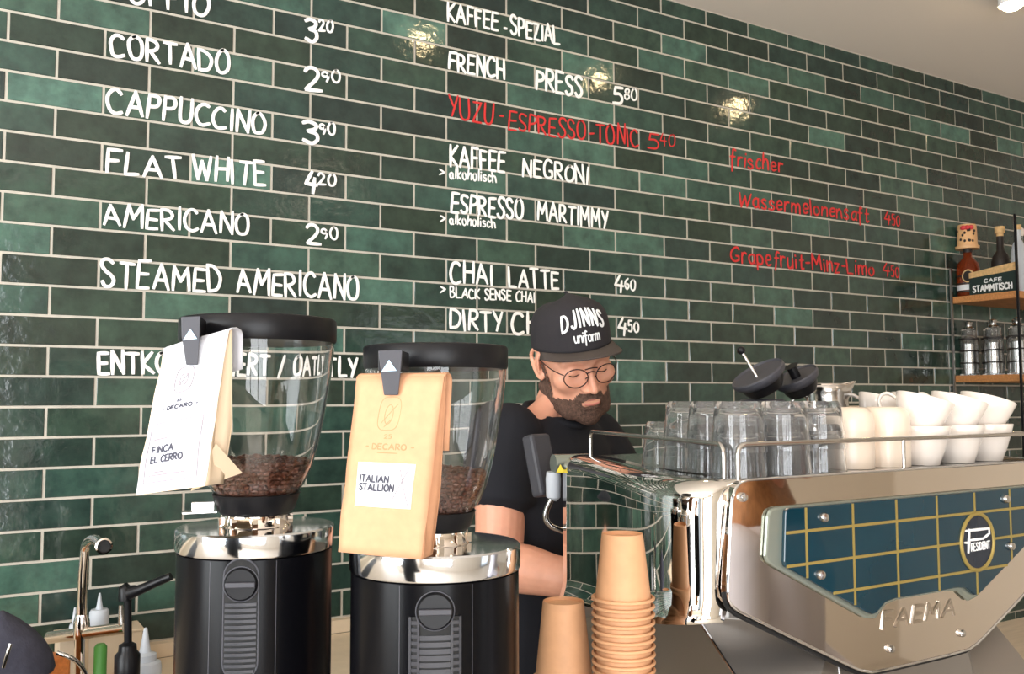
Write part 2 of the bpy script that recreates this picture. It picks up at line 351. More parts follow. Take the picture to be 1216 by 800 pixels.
# ================================================================== THE ROOM
X0, X1, Y1, ZC = -2.62, 5.0, -4.5, 2.953
ROW, TILE, Z0 = 0.069041, 0.2025, 2.48346                # tile pitch; top of the row that carries one menu line
def wall_tiles():
    mb = MB(); rnd = random.Random(3); cols = []
    gw, d0, d1, bv = 0.0025, 0.0015, 0.004, 0.0018
    def tile(x0, x1, z0, z1):
        if x1 - x0 < 0.01 or z1 - z0 < 0.006: return
        tl = [rnd.uniform(-1, 1) * 0.0005 for _ in range(4)]
        v = [(x0, -d0, z0), (x1, -d0, z0), (x1, -d0, z1), (x0, -d0, z1)]
        v += [(x0 + bv, -d1 + tl[0], z0 + bv), (x1 - bv, -d1 + tl[1], z0 + bv), (x1 - bv, -d1 + tl[2], z1 - bv), (x0 + bv, -d1 + tl[0] - tl[1] + tl[2], z1 - bv)]
        mb.cur = 1
        mb.add(v, [(4, 5, 6, 7), (0, 1, 5, 4), (1, 2, 6, 5), (2, 3, 7, 6), (3, 0, 4, 7)])
        t = rnd.random(); g = rnd.random(); cols.extend([(t, g, rnd.random(), 1)] * 5)
    k0 = int((ZC - Z0) / ROW) + 1; k1 = -int(Z0 / ROW) - 1
    for k in range(k1, k0 + 1):
        zb = Z0 + (k - 1) * ROW; zt = zb + ROW                # k=0: row under Z0
        zt2 = min(zt, ZC); zb2 = max(zb, 0)
        off = 0.0 if k % 2 == 0 else 0.5
        i = int(X0 / TILE) - 2
        while (i + off) * TILE < X1:
            a, b = max((i + off) * TILE, X0), min((i + 1 + off) * TILE, X1)
            if b > a: tile(a + gw, b - gw, zb2 + gw, zt2 - gw)
            i += 1
    mb.cur = 0
    nt = len(mb.f)
    mb.add([(X0, -0.002, 0), (X1, -0.002, 0), (X1, -0.002, ZC), (X0, -0.002, ZC), (X0, .12, 0), (X1, .12, 0), (X1, .12, ZC), (X0, .12, ZC)], [(0, 1, 2, 3), (5, 4, 7, 6), (0, 4, 5, 1), (3, 2, 6, 7), (0, 3, 7, 4), (1, 5, 6, 2)])
    me = bpy.data.meshes.new('wall_back'); me.from_pydata(mb.v, [], mb.f); me.materials.append(M['grout']); me.materials.append(M['tile'])
    me.polygons.foreach_set('material_index', mb.mi)
    ca = me.color_attributes.new('tile', 'FLOAT_COLOR', 'CORNER'); data = []
    for i, p in enumerate(me.polygons):
        c = cols[i] if i < nt else (0, 0, 0, 1)
        data += list(c) * p.loop_total
    ca.data.foreach_set('color', data)
    o = bpy.data.objects.new('wall_back', me); COL.objects.link(o); return structure(o)
wall_tiles()
structure(MB().box(((X0 + X1) / 2, Y1 / 2, -0.05), (X1 - X0 + .3, -Y1 + .3, 0.1)).build('floor', M['floor'], smooth=False))
structure(MB().box(((X0 + X1) / 2, Y1 / 2, ZC + 0.05), (X1 - X0 + .3, -Y1 + .3, 0.1)).build('ceiling', M['ceiling'], smooth=False))
def wall_with_hole(name, axis, pos, a0, a1, holes, m=None):
    """a plaster wall 0.12 thick at coordinate pos, running a0..a1, with rectangular openings (lo, hi, z0, z1)"""
    mb = MB(); xs = sorted({a0, a1} | {h for q in holes for h in q[:2]}); 
    for i in range(len(xs) - 1):
        lo, hi = xs[i], xs[i + 1]; hs = [q for q in holes if q[0] <= lo + 1e-6 and q[1] >= hi - 1e-6]
        spans = [(0, ZC)] if not hs else [(0, hs[0][2]), (hs[0][3], ZC)]
        for z0, z1 in spans:
            if z1 - z0 < 1e-3: continue
            if axis == 'y': mb.box(((lo + hi) / 2, pos, (z0 + z1) / 2), (hi - lo, .12, z1 - z0))
            else: mb.box((pos, (lo + hi) / 2, (z0 + z1) / 2), (.12, hi - lo, z1 - z0))
    return structure(mb.build(name, m or M['plaster'], smooth=False))
wall_with_hole('wall_front', 'y', Y1 - .06, X0 - .12, X1 + .12, [(-2.3, 0.1, .4, 2.7), (2.55, 3.65, 0.0, 2.3)])
wall_with_hole('wall_left', 'x', X0 - .06, Y1, 0.0, [(-3.6, -1.0, .6, 2.6)])
wall_with_hole('wall_right', 'x', X1 + .06, Y1, 0.0, [])
def window_frame(name, axis, pos, lo, hi, z0, z1, bars):
    mb = MB(); t = .06
    def bar(a0, a1, b0, b1):
        if axis == 'y': mb.box(((a0 + a1) / 2, pos, (b0 + b1) / 2), (a1 - a0, .05, b1 - b0))
        else: mb.box((pos, (a0 + a1) / 2, (b0 + b1) / 2), (.05, a1 - a0, b1 - b0))
    bar(lo, hi, z0, z0 + t); bar(lo, hi, z1 - t, z1); bar(lo, lo + t, z0 + t, z1 - t); bar(hi - t, hi, z0 + t, z1 - t)
    for k in range(1, bars + 1):
        c = lo + (hi - lo) * k / (bars + 1); bar(c - t / 2, c + t / 2, z0 + t, z1 - t)
    return structure(mb.build(name, M['cabinet'], smooth=False))
window_frame('window_1', 'y', Y1 + .03, -2.3, 0.1, .4, 2.7, 2)
window_frame('window_2', 'x', X0 + .03, -3.6, -1.0, .6, 2.6, 1)
window_frame('door_1', 'y', Y1 + .03, 2.55, 3.65, 0.0, 2.3, 0)
structure(MB().box(((X0 + .9) / 2, -.014, 1.016), (.9 - X0, .028, .032)).build('trim_1', M['stone'], smooth=False))
structure(MB().box(((X0 + X1) / 2, Y1 + .01, .06), (X1 - X0, .02, .12)).build('baseboard_front', M['plaster'], smooth=False)) if False else None

# ---- small lamps under the ceiling whose glints show in the glazed tiles
def ceiling_lamp(loc, label, glow, r):
    t = thing('ceiling_spotlight', label, 'lamp', (loc[0], loc[1], ZC), 'ceiling spotlights along the tiled wall')
    MB().lathe([(.0, 0), (.045, 0), (.045, -.012), (.02, -.016), (.012, -.02), (.0, -.02)][::-1], 24, (loc[0], loc[1], ZC)).build('mount', M['white'], t)
    z = loc[2]
    MB().lathe([(.0, z + .042), (r * .9, z + .042), (r * 1.14, z + .03), (r * 1.14, z), (r * 1.0, z), (r * 1.0, z + .02), (.0, z + .03)], 28, (loc[0], loc[1], 0)).build('lamp_housing', M['white'], t)
    MB().ball((loc[0], loc[1], z + .004), (r * .95, r * .95, r * .6), 20, 12).build('bulb', glow, t)
    return t
LD = 0.64
for i, (px, py) in enumerate(((500, 40), (710, 83), (872, 120))):
    p = on_y(px, py, 0); k = 1 + LD / -CAM.y
    q = CAM + (p - CAM) * k; names = ('nearest the window', 'in the middle of the row', 'nearest the shelf')
    ceiling_lamp((q.x, -LD, 2.905), 'small warm ceiling spotlight above the tiled wall, ' + names[i], M['lampglow'], .037)
def added_dome_lamp(x, y):  # lamp added out of view to throw warm light on the cups
    t = thing('ceiling_lamp', 'round warm ceiling lamp over the customers, reflected in the chrome', 'lamp', (x, y, ZC))
    MB().lathe([(0, ZC - .05), (.26, ZC - .05), (.28, ZC - .04), (.28, ZC), (0, ZC)], 48, (x, y, 0)).build('shade', M['white'], t)
    MB().lathe([(0, ZC - .062), (.20, ZC - .06), (.25, ZC - .05), (0, ZC - .05)], 48, (x, y, 0)).build('diffuser', mat('warm_diffuser', (1.0, .86, .68, 1), .5, emit=4), t)
added_dome_lamp(1.9, -3.3)
# ---- the menu written on the tiles
def menu_line(what, color, words, pen):
    """words: (text, x0, ytop, ybottom, x1, ybottom1, is_price, pen width factor) in the photo's frame, put on the wall"""
    o = None; nrm = Vector((0, -1, 0)); mb = MB(); pr = MB(); extra = []
    for (text, x0, yt, yb, x1, yb1, price, pw) in words:
        a = on_y(x0, yb, 0); b = on_y(x1, yb1, 0); h = on_y(x0, yt, 0).z - a.z
        def fn(u, v): return (Vector((a.x + (b.x - a.x) * u, -0.0052, a.z + (b.z - a.z) * u + v * h)), nrm)
        if price: dst = pr
        elif mb.v: dst = MB(); extra.append(dst)
        else: dst = mb
        write(dst, text, fn, pen * pw, 0.0012, 0.055)
    o = mb.build('menu_lettering', M['chalk' if color == 'white' else 'red_chalk'], None, smooth=False)
    tag(o, '%s hand-painted %s on tiles' % (color, what), 'lettering', '%s menu lettering on the tiled wall' % color)
    for x in extra: x.build('word', M['chalk' if color == 'white' else 'red_chalk'], o, smooth=False)
    if pr.v: pr.build('price', M['chalk' if color == 'white' else 'red_chalk'], o, smooth=False)
W_, R_ = .0090, .0066
P = lambda big, small, x0, yt, yb, xm, x1, pw=1.15: [(big, x0, yt, yb, xm, yb + (xm - x0) * .14, True, pw), (small, xm + 2, yt + 2, yt + 15, x1, yt + 17, True, .72)]
menu_line('word DOPPIO cut by the top edge', 'white', [('DOPPIO', 128, -32, -2, 246, 20, False, 1)] + P('3', '20', 362, 23, 48, 376, 394), W_)
menu_line('word CORTADO with price 2.90', 'white', [('CORTADO', 131, 40, 66, 271, 88, False, 1)] + P('2', '90', 362, 82, 107, 380, 403), W_)
menu_line('word CAPPUCCINO with price 3.90', 'white', [('CAPPUCCINO', 127, 108, 135, 314, 159, False, 1)] + P('3', '90', 359, 144, 168, 377, 397), W_)
menu_line('words FLAT WHITE with price 4.20', 'white', [('FLAT', 127, 178, 205, 216, 212, False, 1), ('WHITE', 230, 188, 214, 314, 220, False, 1)] + P('4', '20', 362, 205, 228, 375, 397), W_)
menu_line('word AMERICANO with price 2.90', 'white', [('AMERICANO', 123, 243, 268, 295, 280, False, 1)] + P('2', '90', 364, 268, 289, 379, 400), W_ * .9)
menu_line('words STEAMED AMERICANO without a price', 'white', [('STEAMED', 121, 310, 340, 262, 348, False, 1), ('AMERICANO', 281, 320, 348, 425, 357, False, 1)], W_ * .95)
menu_line('words ENTKOFFEINIERT / OATLY behind the glass hopper', 'white', [('ENTKOFFEINIERT / OATLY', 117, 418, 443, 424, 446, False, 1)], W_)
menu_line('heading KAFFEE SPEZIAL', 'white', [('KAFFEE', 531, 4, 24, 590, 38, False, 1), ('·', 596, 22, 42, 600, 43, False, 1), ('SPEZIAL', 606, 20, 40, 663, 54, False, 1)], W_ * .95)
menu_line('words FRENCH PRESS with price 5.80', 'white', [('FRENCH', 532, 61, 83, 598, 95, False, 1), ('PRESS', 636, 82, 105, 690, 115, False, 1.15)] + P('5', '80', 727, 103, 124, 738, 755), W_)
menu_line('words KAFFEE NEGRONI with the note alkoholisch', 'white', [('KAFFEE', 534, 173, 196, 598, 206, False, 1), ('NEGRONI', 620, 188, 209, 697, 218, False, .95), ('>', 521, 201, 209, 527, 210, False, .6), ('alkoholisch', 533, 199, 212, 588, 217, False, .6)], W_)
menu_line('words ESPRESSO MARTIMMY with the note alkoholisch', 'white', [('ESPRESSO', 535, 229, 252, 620, 261, False, 1), ('MARTIMMY', 638, 240, 261, 721, 271, False, .95), ('>', 522, 256, 265, 528, 265, False, .6), ('alkoholisch', 533, 254, 266, 587, 271, False, .55)], W_)
menu_line('words CHAI LATTE with note BLACK SENSE CHAI', 'white', [('CHAI', 534, 311, 335, 584, 338, False, 1), ('LATTE', 604, 318, 340, 662, 344, False, 1), ('>', 522, 340, 349, 528, 349, False, .6), ('BLACK SENSE CHAI', 534, 341, 353, 634, 359, False, .6)] + P('4', '60', 729, 328, 346, 739, 753, 1.0), W_)
menu_line('words DIRTY CHAI with price 4.50, half behind the cap', 'white', [('DIRTY', 534, 368, 390, 596, 394, False, 1), ('CHAI', 607, 371, 395, 664, 398, False, 1.1)] + P('4', '50', 733, 378, 397, 743, 757, 1.0), W_)
menu_line('words YUZU ESPRESSO TONIC with price 5.40', 'red', [('YUZU', 532, 116, 139, 584, 147, False, 1), ('·', 590, 124, 147, 596, 148, False, 1), ('ESPRESSO', 603, 132, 154, 694, 167, False, 1), ('-TONIC', 699, 147, 169, 757, 174, False, 1)] + P('5', '40', 768, 158, 177, 781, 800, 1.0), R_)
menu_line('word frischer, topmost of the three at the right', 'red', [('frischer', 866, 178, 197, 928, 205, False, 1)], R_ * 1.15)
menu_line('word Wassermelonensaft with price 4.50', 'red', [('Wassermelonensaft', 876, 227, 245, 1030, 263, False, 1)] + P('4', '50', 1049, 252, 266, 1056, 1067, .9), R_ * 1.15)
menu_line('words Grapefruit Minz Limo with price 4.50', 'red', [('Grapefruit-Minz-Limo', 866, 292, 311, 1036, 328, False, 1)] + P('4', '50', 1047, 313, 327, 1055, 1066, .9), R_ * 1.15)

# ================================================================== THE COUNTERS
t = thing('counter', 'long front counter carrying the grinders, cups and coffee machine', 'counter', (1.1, -1.35, 0))
MB().box((0.55, -1.28, .98), (4.3, .86, .04)).build('worktop', M['darkworktop'], t, bevel=.004)
MB().box((0.55, -1.28, .48), (4.2, .76, .96)).build('counter_front', M['cabinet'], t, bevel=.004)
t = thing('back_counter', 'beige back worktop along the tiled wall at lower left', 'counter', (-.85, -.25, 0))
MB().box((-.85, -.245, .98), (3.4, .43, .04)).build('worktop', M['stone'], t, bevel=.003)
MB().box((-.85, -.235, .48), (3.36, .39, .96)).build('cabinet_body', M['cabinet'], t, bevel=.003)

# ================================================================== COFFEE GRINDERS WITH GLASS HOPPERS
def cyl_patch(mb, c, r, a0, a1, z0, z1, th, n=6):
    rings = []
    for i in range(n + 1):
        a = a0 + (a1 - a0) * i / n; d = Vector((math.cos(a), math.sin(a), 0)); b = Vector((c[0], c[1], 0))
        rings.append([b + d * (r - .001) + Vector((0, 0, z0)), b + d * (r + th) + Vector((0, 0, z0)), b + d * (r + th) + Vector((0, 0, z1)), b + d * (r - .001) + Vector((0, 0, z1))])
    mb.loft(rings)
def grinder(px, py, depth, ztop, s, label, kind, goff, sweep):
    q = at(px, py, depth); cx, cyy = q.x, q.y; R = .0935
    t = thing('coffee_grinder', label, 'coffee grinder', (cx, cyy, 1.0), 'coffee grinders')
    C2 = (cx, cyy, 0); zc = ztop - .026
    MB().lathe([(.0, 1.0), (R - .006, 1.0), (R - .002, 1.004), (R - .002, zc - .002), (R - .006, zc), (0, zc)], 96, C2).build('body', M['black'], t, angle=35)
    MB().lathe([(.0, zc), (R - .001, zc), (R, zc + .002), (R, ztop - .002), (R - .002, ztop), (.055, ztop + .001), (0, ztop + .001)], 96, C2).build('collar', M['alu'], t, angle=30)
    v = Vector((CAM.x - cx, CAM.y - cyy, 0)); base = math.atan2(v.y, v.x); a = base + goff          # where the front of the machine points
    def sp(da, z, dr=0): return Vector((cx + (R - .002 + dr) * math.cos(a + da), cyy + (R - .002 + dr) * math.sin(a + da), z))
    kz = zc - .027; n = Vector((math.cos(a), math.sin(a), 0))
    fr = Matrix((Vector((-n.y, n.x, 0)), Vector((0, 0, 1)), n)).transposed()
    g = MB()
    if kind == 'rounded':
        hw = .0195; z0, z1 = kz - .104, kz + .016
        sides = []
        for i in range(13): th_ = PI * i / 12; sides.append((hw * math.cos(th_), z1 - hw + .012 + hw * math.sin(th_)))
        for i in range(13): th_ = PI + PI * i / 12; sides.append((hw * math.cos(th_), z0 + hw * .9 + hw * math.sin(th_)))
        g.prism([sp(u / R, z, .0005) for u, z in sides], n * .0006)
        gr = g.build('grille', M['rubber'], t, smooth=False)
        rim = MB().tube([sp(u / R, z, .0008) for u, z in sides], .0011, 8, True).build('grille_rim', M['greyplastic'], gr)
        b = MB(); z = kz - .022; k = 0
        while z > z0 + .004:
            dz = (z0 + hw * .9) - z; w_ = hw - .0022 if dz < 0 else math.sqrt(max(hw * hw - dz * dz, 1e-6)) - .002
            if w_ > .004: cyl_patch(b, C2, R - .002, a - w_ / R, a + w_ / R, z - .0023, z + .0012, .0024)
            z -= .0061
        b.build('slats', M['slat'], gr)
    else:
        hw = .0255; z0, z1 = kz - .15, kz - .006
        cyl_patch(g, C2, R - .002, a - hw / R, a + hw / R, z0, z1, .0008); gr = g.build('grille', M['rubber'], t)
        b = MB()
        for e in (-1, 1):
            c_ = a + e * hw / R; cyl_patch(b, C2, R - .002, c_ - .0012 / R, c_ + .0012 / R, z0, z1, .0022)
            c_ = a + e * (hw - .0085) / R; cyl_patch(b, C2, R - .002, c_ - .0011 / R, c_ + .0011 / R, z0, z1, .0024)
            for k in range(22):
                zz = z1 - .004 - k * .0066
                if zz > z0: cyl_patch(b, C2, R - .002, a + e * (hw - .0075) / R, a + e * (hw - .001) / R, zz - .0036, zz, .0016, 2)
        for k in range(22):
            zz = z1 - .018 - k * .0066
            if zz > z0: cyl_patch(b, C2, R - .002, a - .0155 / R, a + .0155 / R, zz - .0048, zz, .0018)
        b.build('slats', M['slat'], gr)
    kb = MB(); kc = sp(0, kz, 0); mt = Matrix(fr)
    kb.lathe([(0, -.003), (.0175, -.003), (.0182, .002), (.0165, .0042), (0, .0042)], 40, kc, mtx=mt)
    kn = kb.build('dial', M['blackplastic'], t)
    MB().box(kc + n * .0062, (.033, .0058, .004), mt).build('dial_grip', M['greyplastic'], kn, bevel=.001)
    MB().tube([kc + mt @ Vector((.0192 * math.cos(u * PI / 16), .0192 * math.sin(u * PI / 16), .0008)) for u in range(32)], .0008, 6, True).build('dial_ring', M['greyplastic'], kn)
    for da in (-.40, .42):                                          # the seams of the curved front cover
        cyl_patch_mb = MB(); cyl_patch(cyl_patch_mb, C2, R - .002, a + da - .0004 / R, a + da + .0004 / R, 1.003, zc - .003, .0003, 1)
        cyl_patch_mb.build('cover_seam', M['greyplastic'], t)
    # hopper
    zb = ztop + .014
    nk = MB().lathe([(.0, ztop), (.046 * s, ztop), (.042 * s, ztop + .004), (.040 * s, zb), (0, zb)], 48, C2)
    for k in range(10):
        an = k * 2 * PI / 10; nk.box((cx + .042 * s * math.cos(an), cyy + .042 * s * math.sin(an), ztop + .007), (.006, .006, .010))
    nk.build('neck', M['chrome'], t)
    hb = zb + .001; H = lambda f: hb + f * s
    ho = MB().lathe([(.0, hb), (.041 * s, hb), (.0455 * s, hb + .004), (.0515 * s, H(.022)), (.0525 * s, H(.024)), (.0, H(.024))], 56, C2).build('hopper_base', M['blackplastic'], t)
    out = [(.0500, .0245), (.0575, .036), (.0665, .056), (.0735, .082), (.0790, .109), (.0845, .142), (.0885, .168), (.0912, .195), (.0918, .212)]
    prof = [(r * s, H(z)) for r, z in out] + [((r - .0026) * s, H(z)) for r, z in out[::-1]]
    MB().lathe(prof, 96, C2, closed=True).build('glass_hopper', M['acrylic'], t, angle=60)
    zl = H(.210)
    MB().lathe([(0, zl), (.0925 * s, zl - .003), (.0945 * s, zl), (.0945 * s, zl + .023 * s), (.0925 * s, zl + .026 * s), (.088 * s, zl + .027 * s), (.086 * s, zl + .024 * s), (0, zl + .024 * s)], 72, C2).build('lid', M['blackplastic'], t, angle=35)
    lh = MB(); d = Vector((math.cos(base - 1.45), math.sin(base - 1.45), 0)); side = Vector((-d.y, d.x, 0)); rm = Matrix((d, side, Vector((0, 0, 1)))).transposed()
    lh.box(Vector((cx, cyy, hb + .004)) + d * (.066 * s), (.04, .018, .003), rm); lh.box(Vector((cx, cyy, hb + .010)) + d * (.062 * s), (.026, .004, .012), rm)
    lh.build('slide_gate_handle', M['steel'], t, bevel=.0008)
    # the beans in it
    rnd = random.Random(px); bm_ = MB(); hf = .062 if kind == 'rounded' else .072
    def rin(f):
        for (r0, z0_), (r1, z1_) in zip(out, out[1:]):
            if z0_ <= f <= z1_: return r0 + (r1 - r0) * (f - z0_) / (z1_ - z0_) - .0028
        return out[-1][0]
    core = [(0, H(.0255))] + [((rin(.0265 + (hf - .0265) * i / 8) - .006) * s, H(.0265 + (hf - .0265) * i / 8)) for i in range(9)] + [(0, H(hf + .003))]
    bm_.lathe(core, 40, C2)
    def bean(p):
        m3 = Matrix.Rotation(rnd.uniform(0, 2 * PI), 3, 'Z') @ Matrix.Rotation(rnd.uniform(-1.2, 1.2), 3, 'X'); bm_.ball(p, (.0052 * s, .0036 * s, .0028 * s), 8, 6, m3)
    rows = int((hf - .027) / .0052)
    for i in range(rows + 1):
        f = .0305 + (hf - .0305) * i / max(rows, 1); r = (rin(f) - .0062) * s; m = int(2 * PI * r / .0072)
        for k in range(m):
            an = 2 * PI * (k + rnd.random() * .6) / m; bean((cx + r * math.cos(an), cyy + r * math.sin(an), H(f) + rnd.uniform(-.001, .001)))
    for k in range(240):
        r = math.sqrt(rnd.random()) * (rin(hf) - .006) * s; an = rnd.uniform(0, 2 * PI); bean((cx + r * math.cos(an), cyy + r * math.sin(an), H(hf) + rnd.uniform(0, .009) * (1 - r / .07)))
    o = bm_.build('coffee_beans', M['bean']); o.location = (0, 0, 0)
    tag(o, 'roasted coffee beans lying in the glass hopper of the %s grinder' % ('left' if kind == 'rounded' else 'right'), 'coffee beans', None, 'stuff')
    return t
grinder(304, 625, 1.13, 1.448, 1.0, 'black cylindrical coffee grinder with rounded grille, left one, white bag on its hopper', 'rounded', -.165, 1)
grinder(517, 650, 1.018, 1.443, .85, 'black cylindrical coffee grinder with square grille, right one, kraft bag on its hopper', 'square', .0, 1)

# ================================================================== BAGS OF COFFEE, CLIPPED ON
def bilin(c, u, v): TL, TR, BR, BL = c; return (TL * (1 - u) + TR * u) * (1 - v) + (BL * (1 - u) + BR * u) * v
def coffee_bag(name, label, c, back, m_front, m_side, flap_len, thick, flare):
    c = [Vector(q) for q in c]; nrm = (c[1] - c[0]).cross(c[3] - c[0]).normalized()
    if nrm.dot(CAM - c[0]) < 0: nrm = -nrm
    back = Vector(back); NU, NV = 12, 18
    t = thing(name, label, 'coffee bag', tuple((c[2] + c[3]) / 2), None)
    def front(u, v):
        b = math.sin(PI * u) ** .8 * (math.sin(PI * min(v * 1.05, 1)) * .007 + .001) + .0022 * noise.noise(Vector((u * 3, v * 5, thick * 50)))
        return bilin(c, u, v) + nrm * b
    def rear(u, v): return bilin(c, u, v) + back * (thick * (.15 + .85 * min(1, v * 1.6))) + nrm * -.001
    fr = MB(); fr.grid([[front(u / NU, v / NV) for u in range(NU + 1)] for v in range(NV + 1)])
    o = fr.build('front_panel', m_front, t); sm = o.modifiers.new('thickness', 'SOLIDIFY'); sm.thickness = .0008; sm.offset = -1
    sd = MB()
    for u in (0, 1):
        rows_ = []
        for v in range(NV + 1):
            f, r = front(u, v / NV), rear(u, v / NV); inw = (bilin(c, .5, v / NV) - bilin(c, u, v / NV)).normalized(); k = math.sin(PI * min(1, v / NV * 1.0)) * .35
            rows_.append([f, f * .75 + r * .25 + inw * thick * k * .5, f * .5 + r * .5 + inw * thick * k, f * .25 + r * .75 + inw * thick * k * .5, r])
        sd.grid(rows_)
    sd.grid([[front(u / NU, 1) for u in range(NU + 1)], [rear(u / NU, 1) for u in range(NU + 1)]])
    sd.grid([[rear(u / NU, v / NV) for u in range(NU + 1)] for v in range(NV + 1)])
    o = sd.build('gusset', m_side, t, angle=25); sm = o.modifiers.new('thickness', 'SOLIDIFY'); sm.thickness = .0008
    dn = (c[3] - c[0]).normalized(); fl = MB(); rows_ = []
    for b_, d_ in ((0, 0.0), (.15, -.0025), (.4, -.0035), (.7, -.001), (.85, .004), (.95, .35 * flap_len), (1.08, .7 * flap_len), (1.2, flap_len)):
        rows_.append([front(u / NU, 0) + back * (thick * b_) + dn * d_ + (c[1] - c[0]) * (.004 * d_ / flap_len) for u in range(NU + 1)])
    fl.grid(rows_); o = fl.build('folded_top', m_front, t, angle=60); sm = o.modifiers.new('thickness', 'SOLIDIFY'); sm.thickness = .0012
    if flare:
        f2 = MB(); B = c[2]; f2.prism([B + back * thick * .2 + dn * -.045, B + back * thick * .2 + dn * .002 - (c[1] - c[0]) * .25, B + back * thick * 1.6 + dn * -.008 + (c[1] - c[0]) * .12], nrm * .0008)
        f2.build('bottom_fold', m_side, t, smooth=False)
    return t, front, nrm
def bag_text(parent, name, front, nrm, m, items, pen):
    mb = MB()
    for text, u0, v0, u1, h, k in items:
        def fn(u, v): return (front(u0 + (u1 - u0) * u, v0 - v * h) + nrm * .0006, nrm)
        write(mb, text, fn, pen * k, .0003, .01)
    return mb.build(name, m, parent, smooth=False)
def bag_strokes(parent, name, front, nrm, m, runs, pen):
    mb = MB()
    for r in runs:
        q = [front(u, v) + nrm * .0006 for u, v in r]; mb.ribbon(q, nrm, pen, .0003)
    return mb.build(name, m, parent, smooth=False)
def oval(u, v, ru, rv, n=24, p=2.0): return [(u + ru * math.copysign(abs(math.cos(a)) ** (2 / p), math.cos(a)), v + rv * math.copysign(abs(math.sin(a)) ** (2 / p), math.sin(a))) for a in [2 * PI * k / n for k in range(n + 1)]]
def lerpline(a, b, n=6): return [(a[0] + (b[0] - a[0]) * i / n, a[1] + (b[1] - a[1]) * i / n) for i in range(n + 1)]
def patch(parent, name, front, nrm, m, u0, v0, u1, v1, off):
    mb = MB(); mb.grid([[front(u0 + (u1 - u0) * i / 8, v0 + (v1 - v0) * j / 8) + nrm * off for i in range(9)] for j in range(9)])
    o = mb.build(name, m, parent); s = o.modifiers.new('thickness', 'SOLIDIFY'); s.thickness = .0003; return o
vdir = ray(240, 500).normalized(); rgt = Vector((MR[0][0], MR[1][0], MR[2][0]))
bk = (vdir * .86 + rgt * .5); bk.z = 0; bk.normalize()
t, fr, nm = coffee_bag('coffee_bag', 'white paper coffee bag reading FINCA EL CERRO, tilted on the left hopper', [at(194, 414, 1.035), at(272, 391, .995), at(243, 577, .985), at(160, 588, 1.02)], bk, M['whitepaper'], M['creampaper'], .042, .034, True)
bag_strokes(t, 'bean_emblem', fr, nm, M['faintink'], [oval(.5, .27, .13, .085, 24, 3), oval(.5, .27, .055, .04), lerpline((.44, .31), (.56, .23))], .0012)
bag_text(t, 'brand_print', fr, nm, M['ink'], [('25', .47, .415, .53, .016, .6), ('- DECARO -', .27, .46, .76, .024, .9)], .0014)
bag_strokes(t, 'label_border', fr, nm, M['faintink'], [lerpline((.1, .54), (.86, .54)), lerpline((.86, .54), (.86, .93)), lerpline((.86, .93), (.1, .93)), lerpline((.1, .93), (.1, .54))], .0011)
bag_strokes(t, 'label_pattern', fr, nm, M['pink'], [lerpline((.62, .92), (.85, .56)), lerpline((.7, .92), (.78, .55)), lerpline((.6, .7), (.85, .8)), lerpline((.62, .58), (.84, .9))], .0022)
bag_text(t, 'label_print', fr, nm, M['ink'], [('FINCA', .18, .735, .52, .042, 1), ('EL CERRO', .18, .80, .66, .042, 1)], .0018)
bag_strokes(t, 'small_print', fr, nm, M['faintink'], [lerpline((.18, .645), (.4, .645)), lerpline((.18, .865), (.4, .865)), lerpline((.18, .885), (.7, .885))], .0016)
t, fr, nm = coffee_bag('coffee_bag', 'brown kraft coffee bag with ITALIAN STALLION label, hanging on the right hopper', [at(424, 447, .915), at(528, 446, .872), at(501, 664, .862), at(401, 655, .892)], bk, M['kraft'], M['kraft'], .072, .027, False)
bag_strokes(t, 'bean_emblem', fr, nm, M['kraftink'], [oval(.47, .215, .12, .095, 28, 3.4), oval(.47, .22, .045, .055), lerpline((.4, .27), (.55, .16)), lerpline((.44, .29), (.5, .25))], .0007)
bag_text(t, 'brand_print', fr, nm, M['kraftink'], [('25', .46, .355, .54, .022, .7), ('- DECARO -', .25, .415, .79, .03, 1.1)], .0012)
bag_strokes(t, 'small_print', fr, nm, M['kraftink'], [lerpline((.4, .435), (.62, .435))], .001)
lb = patch(t, 'label', fr, nm, M['label'], .17, .49, .83, .735, .0012)
bag_text(lb, 'label_print', lambda u, v: fr(u, v) + nm * .0012, nm, M['ink'], [('ITALIAN', .22, .598, .56, .036, 1), ('STALLION', .22, .645, .63, .036, 1)], .0016)
bag_strokes(lb, 'label_pattern', lambda u, v: fr(u, v) + nm * .0011, nm, M['faintink'], [lerpline((.25, .53), (.5, .53)), lerpline((.24, .69), (.5, .69)), lerpline((.66, .5), (.8, .72)), lerpline((.62, .7), (.78, .5)), lerpline((.7, .6), (.82, .6))], .0009)
# printed emblem on the folded side of the kraft bag
mbx = MB(); pz = at(534, 512, .93)
def clip(label, poly, depth, tri, back_len):
    f = [at(x, y, depth) for x, y in poly]; d = Vector(ray(poly[0][0], poly[0][1])); d.z = 0; d.normalize()
    t = thing('bag_clip', label, 'clip', tuple(f[3]), 'black bag clips')
    MB().prism(f, d * .004).build('front_jaw', M['greyplastic'], t, smooth=False, bevel=.0008)
    top = [at(x, y, depth) for x, y in (poly[0], poly[1], (poly[1][0], poly[1][1] + 24), (poly[0][0], poly[0][1] + 24))]
    MB().prism([p + d * .004 + Vector((0, 0, -.0005)) for p in top], d * back_len + rgt * .008).build('clip_body', M['blackplastic'], t, smooth=False, bevel=.0008)
    MB().prism([at(x, y, depth - .0008) for x, y in tri], d * .0008).build('triangle_logo', M['blueprint'], t, smooth=False)
clip('black bag clip with pale triangle holding the white coffee bag', [(215, 376), (238, 375), (237, 400), (235, 433), (221, 433), (216, 400)], 1.000, [(217, 404), (226, 390), (234, 402)], .055)
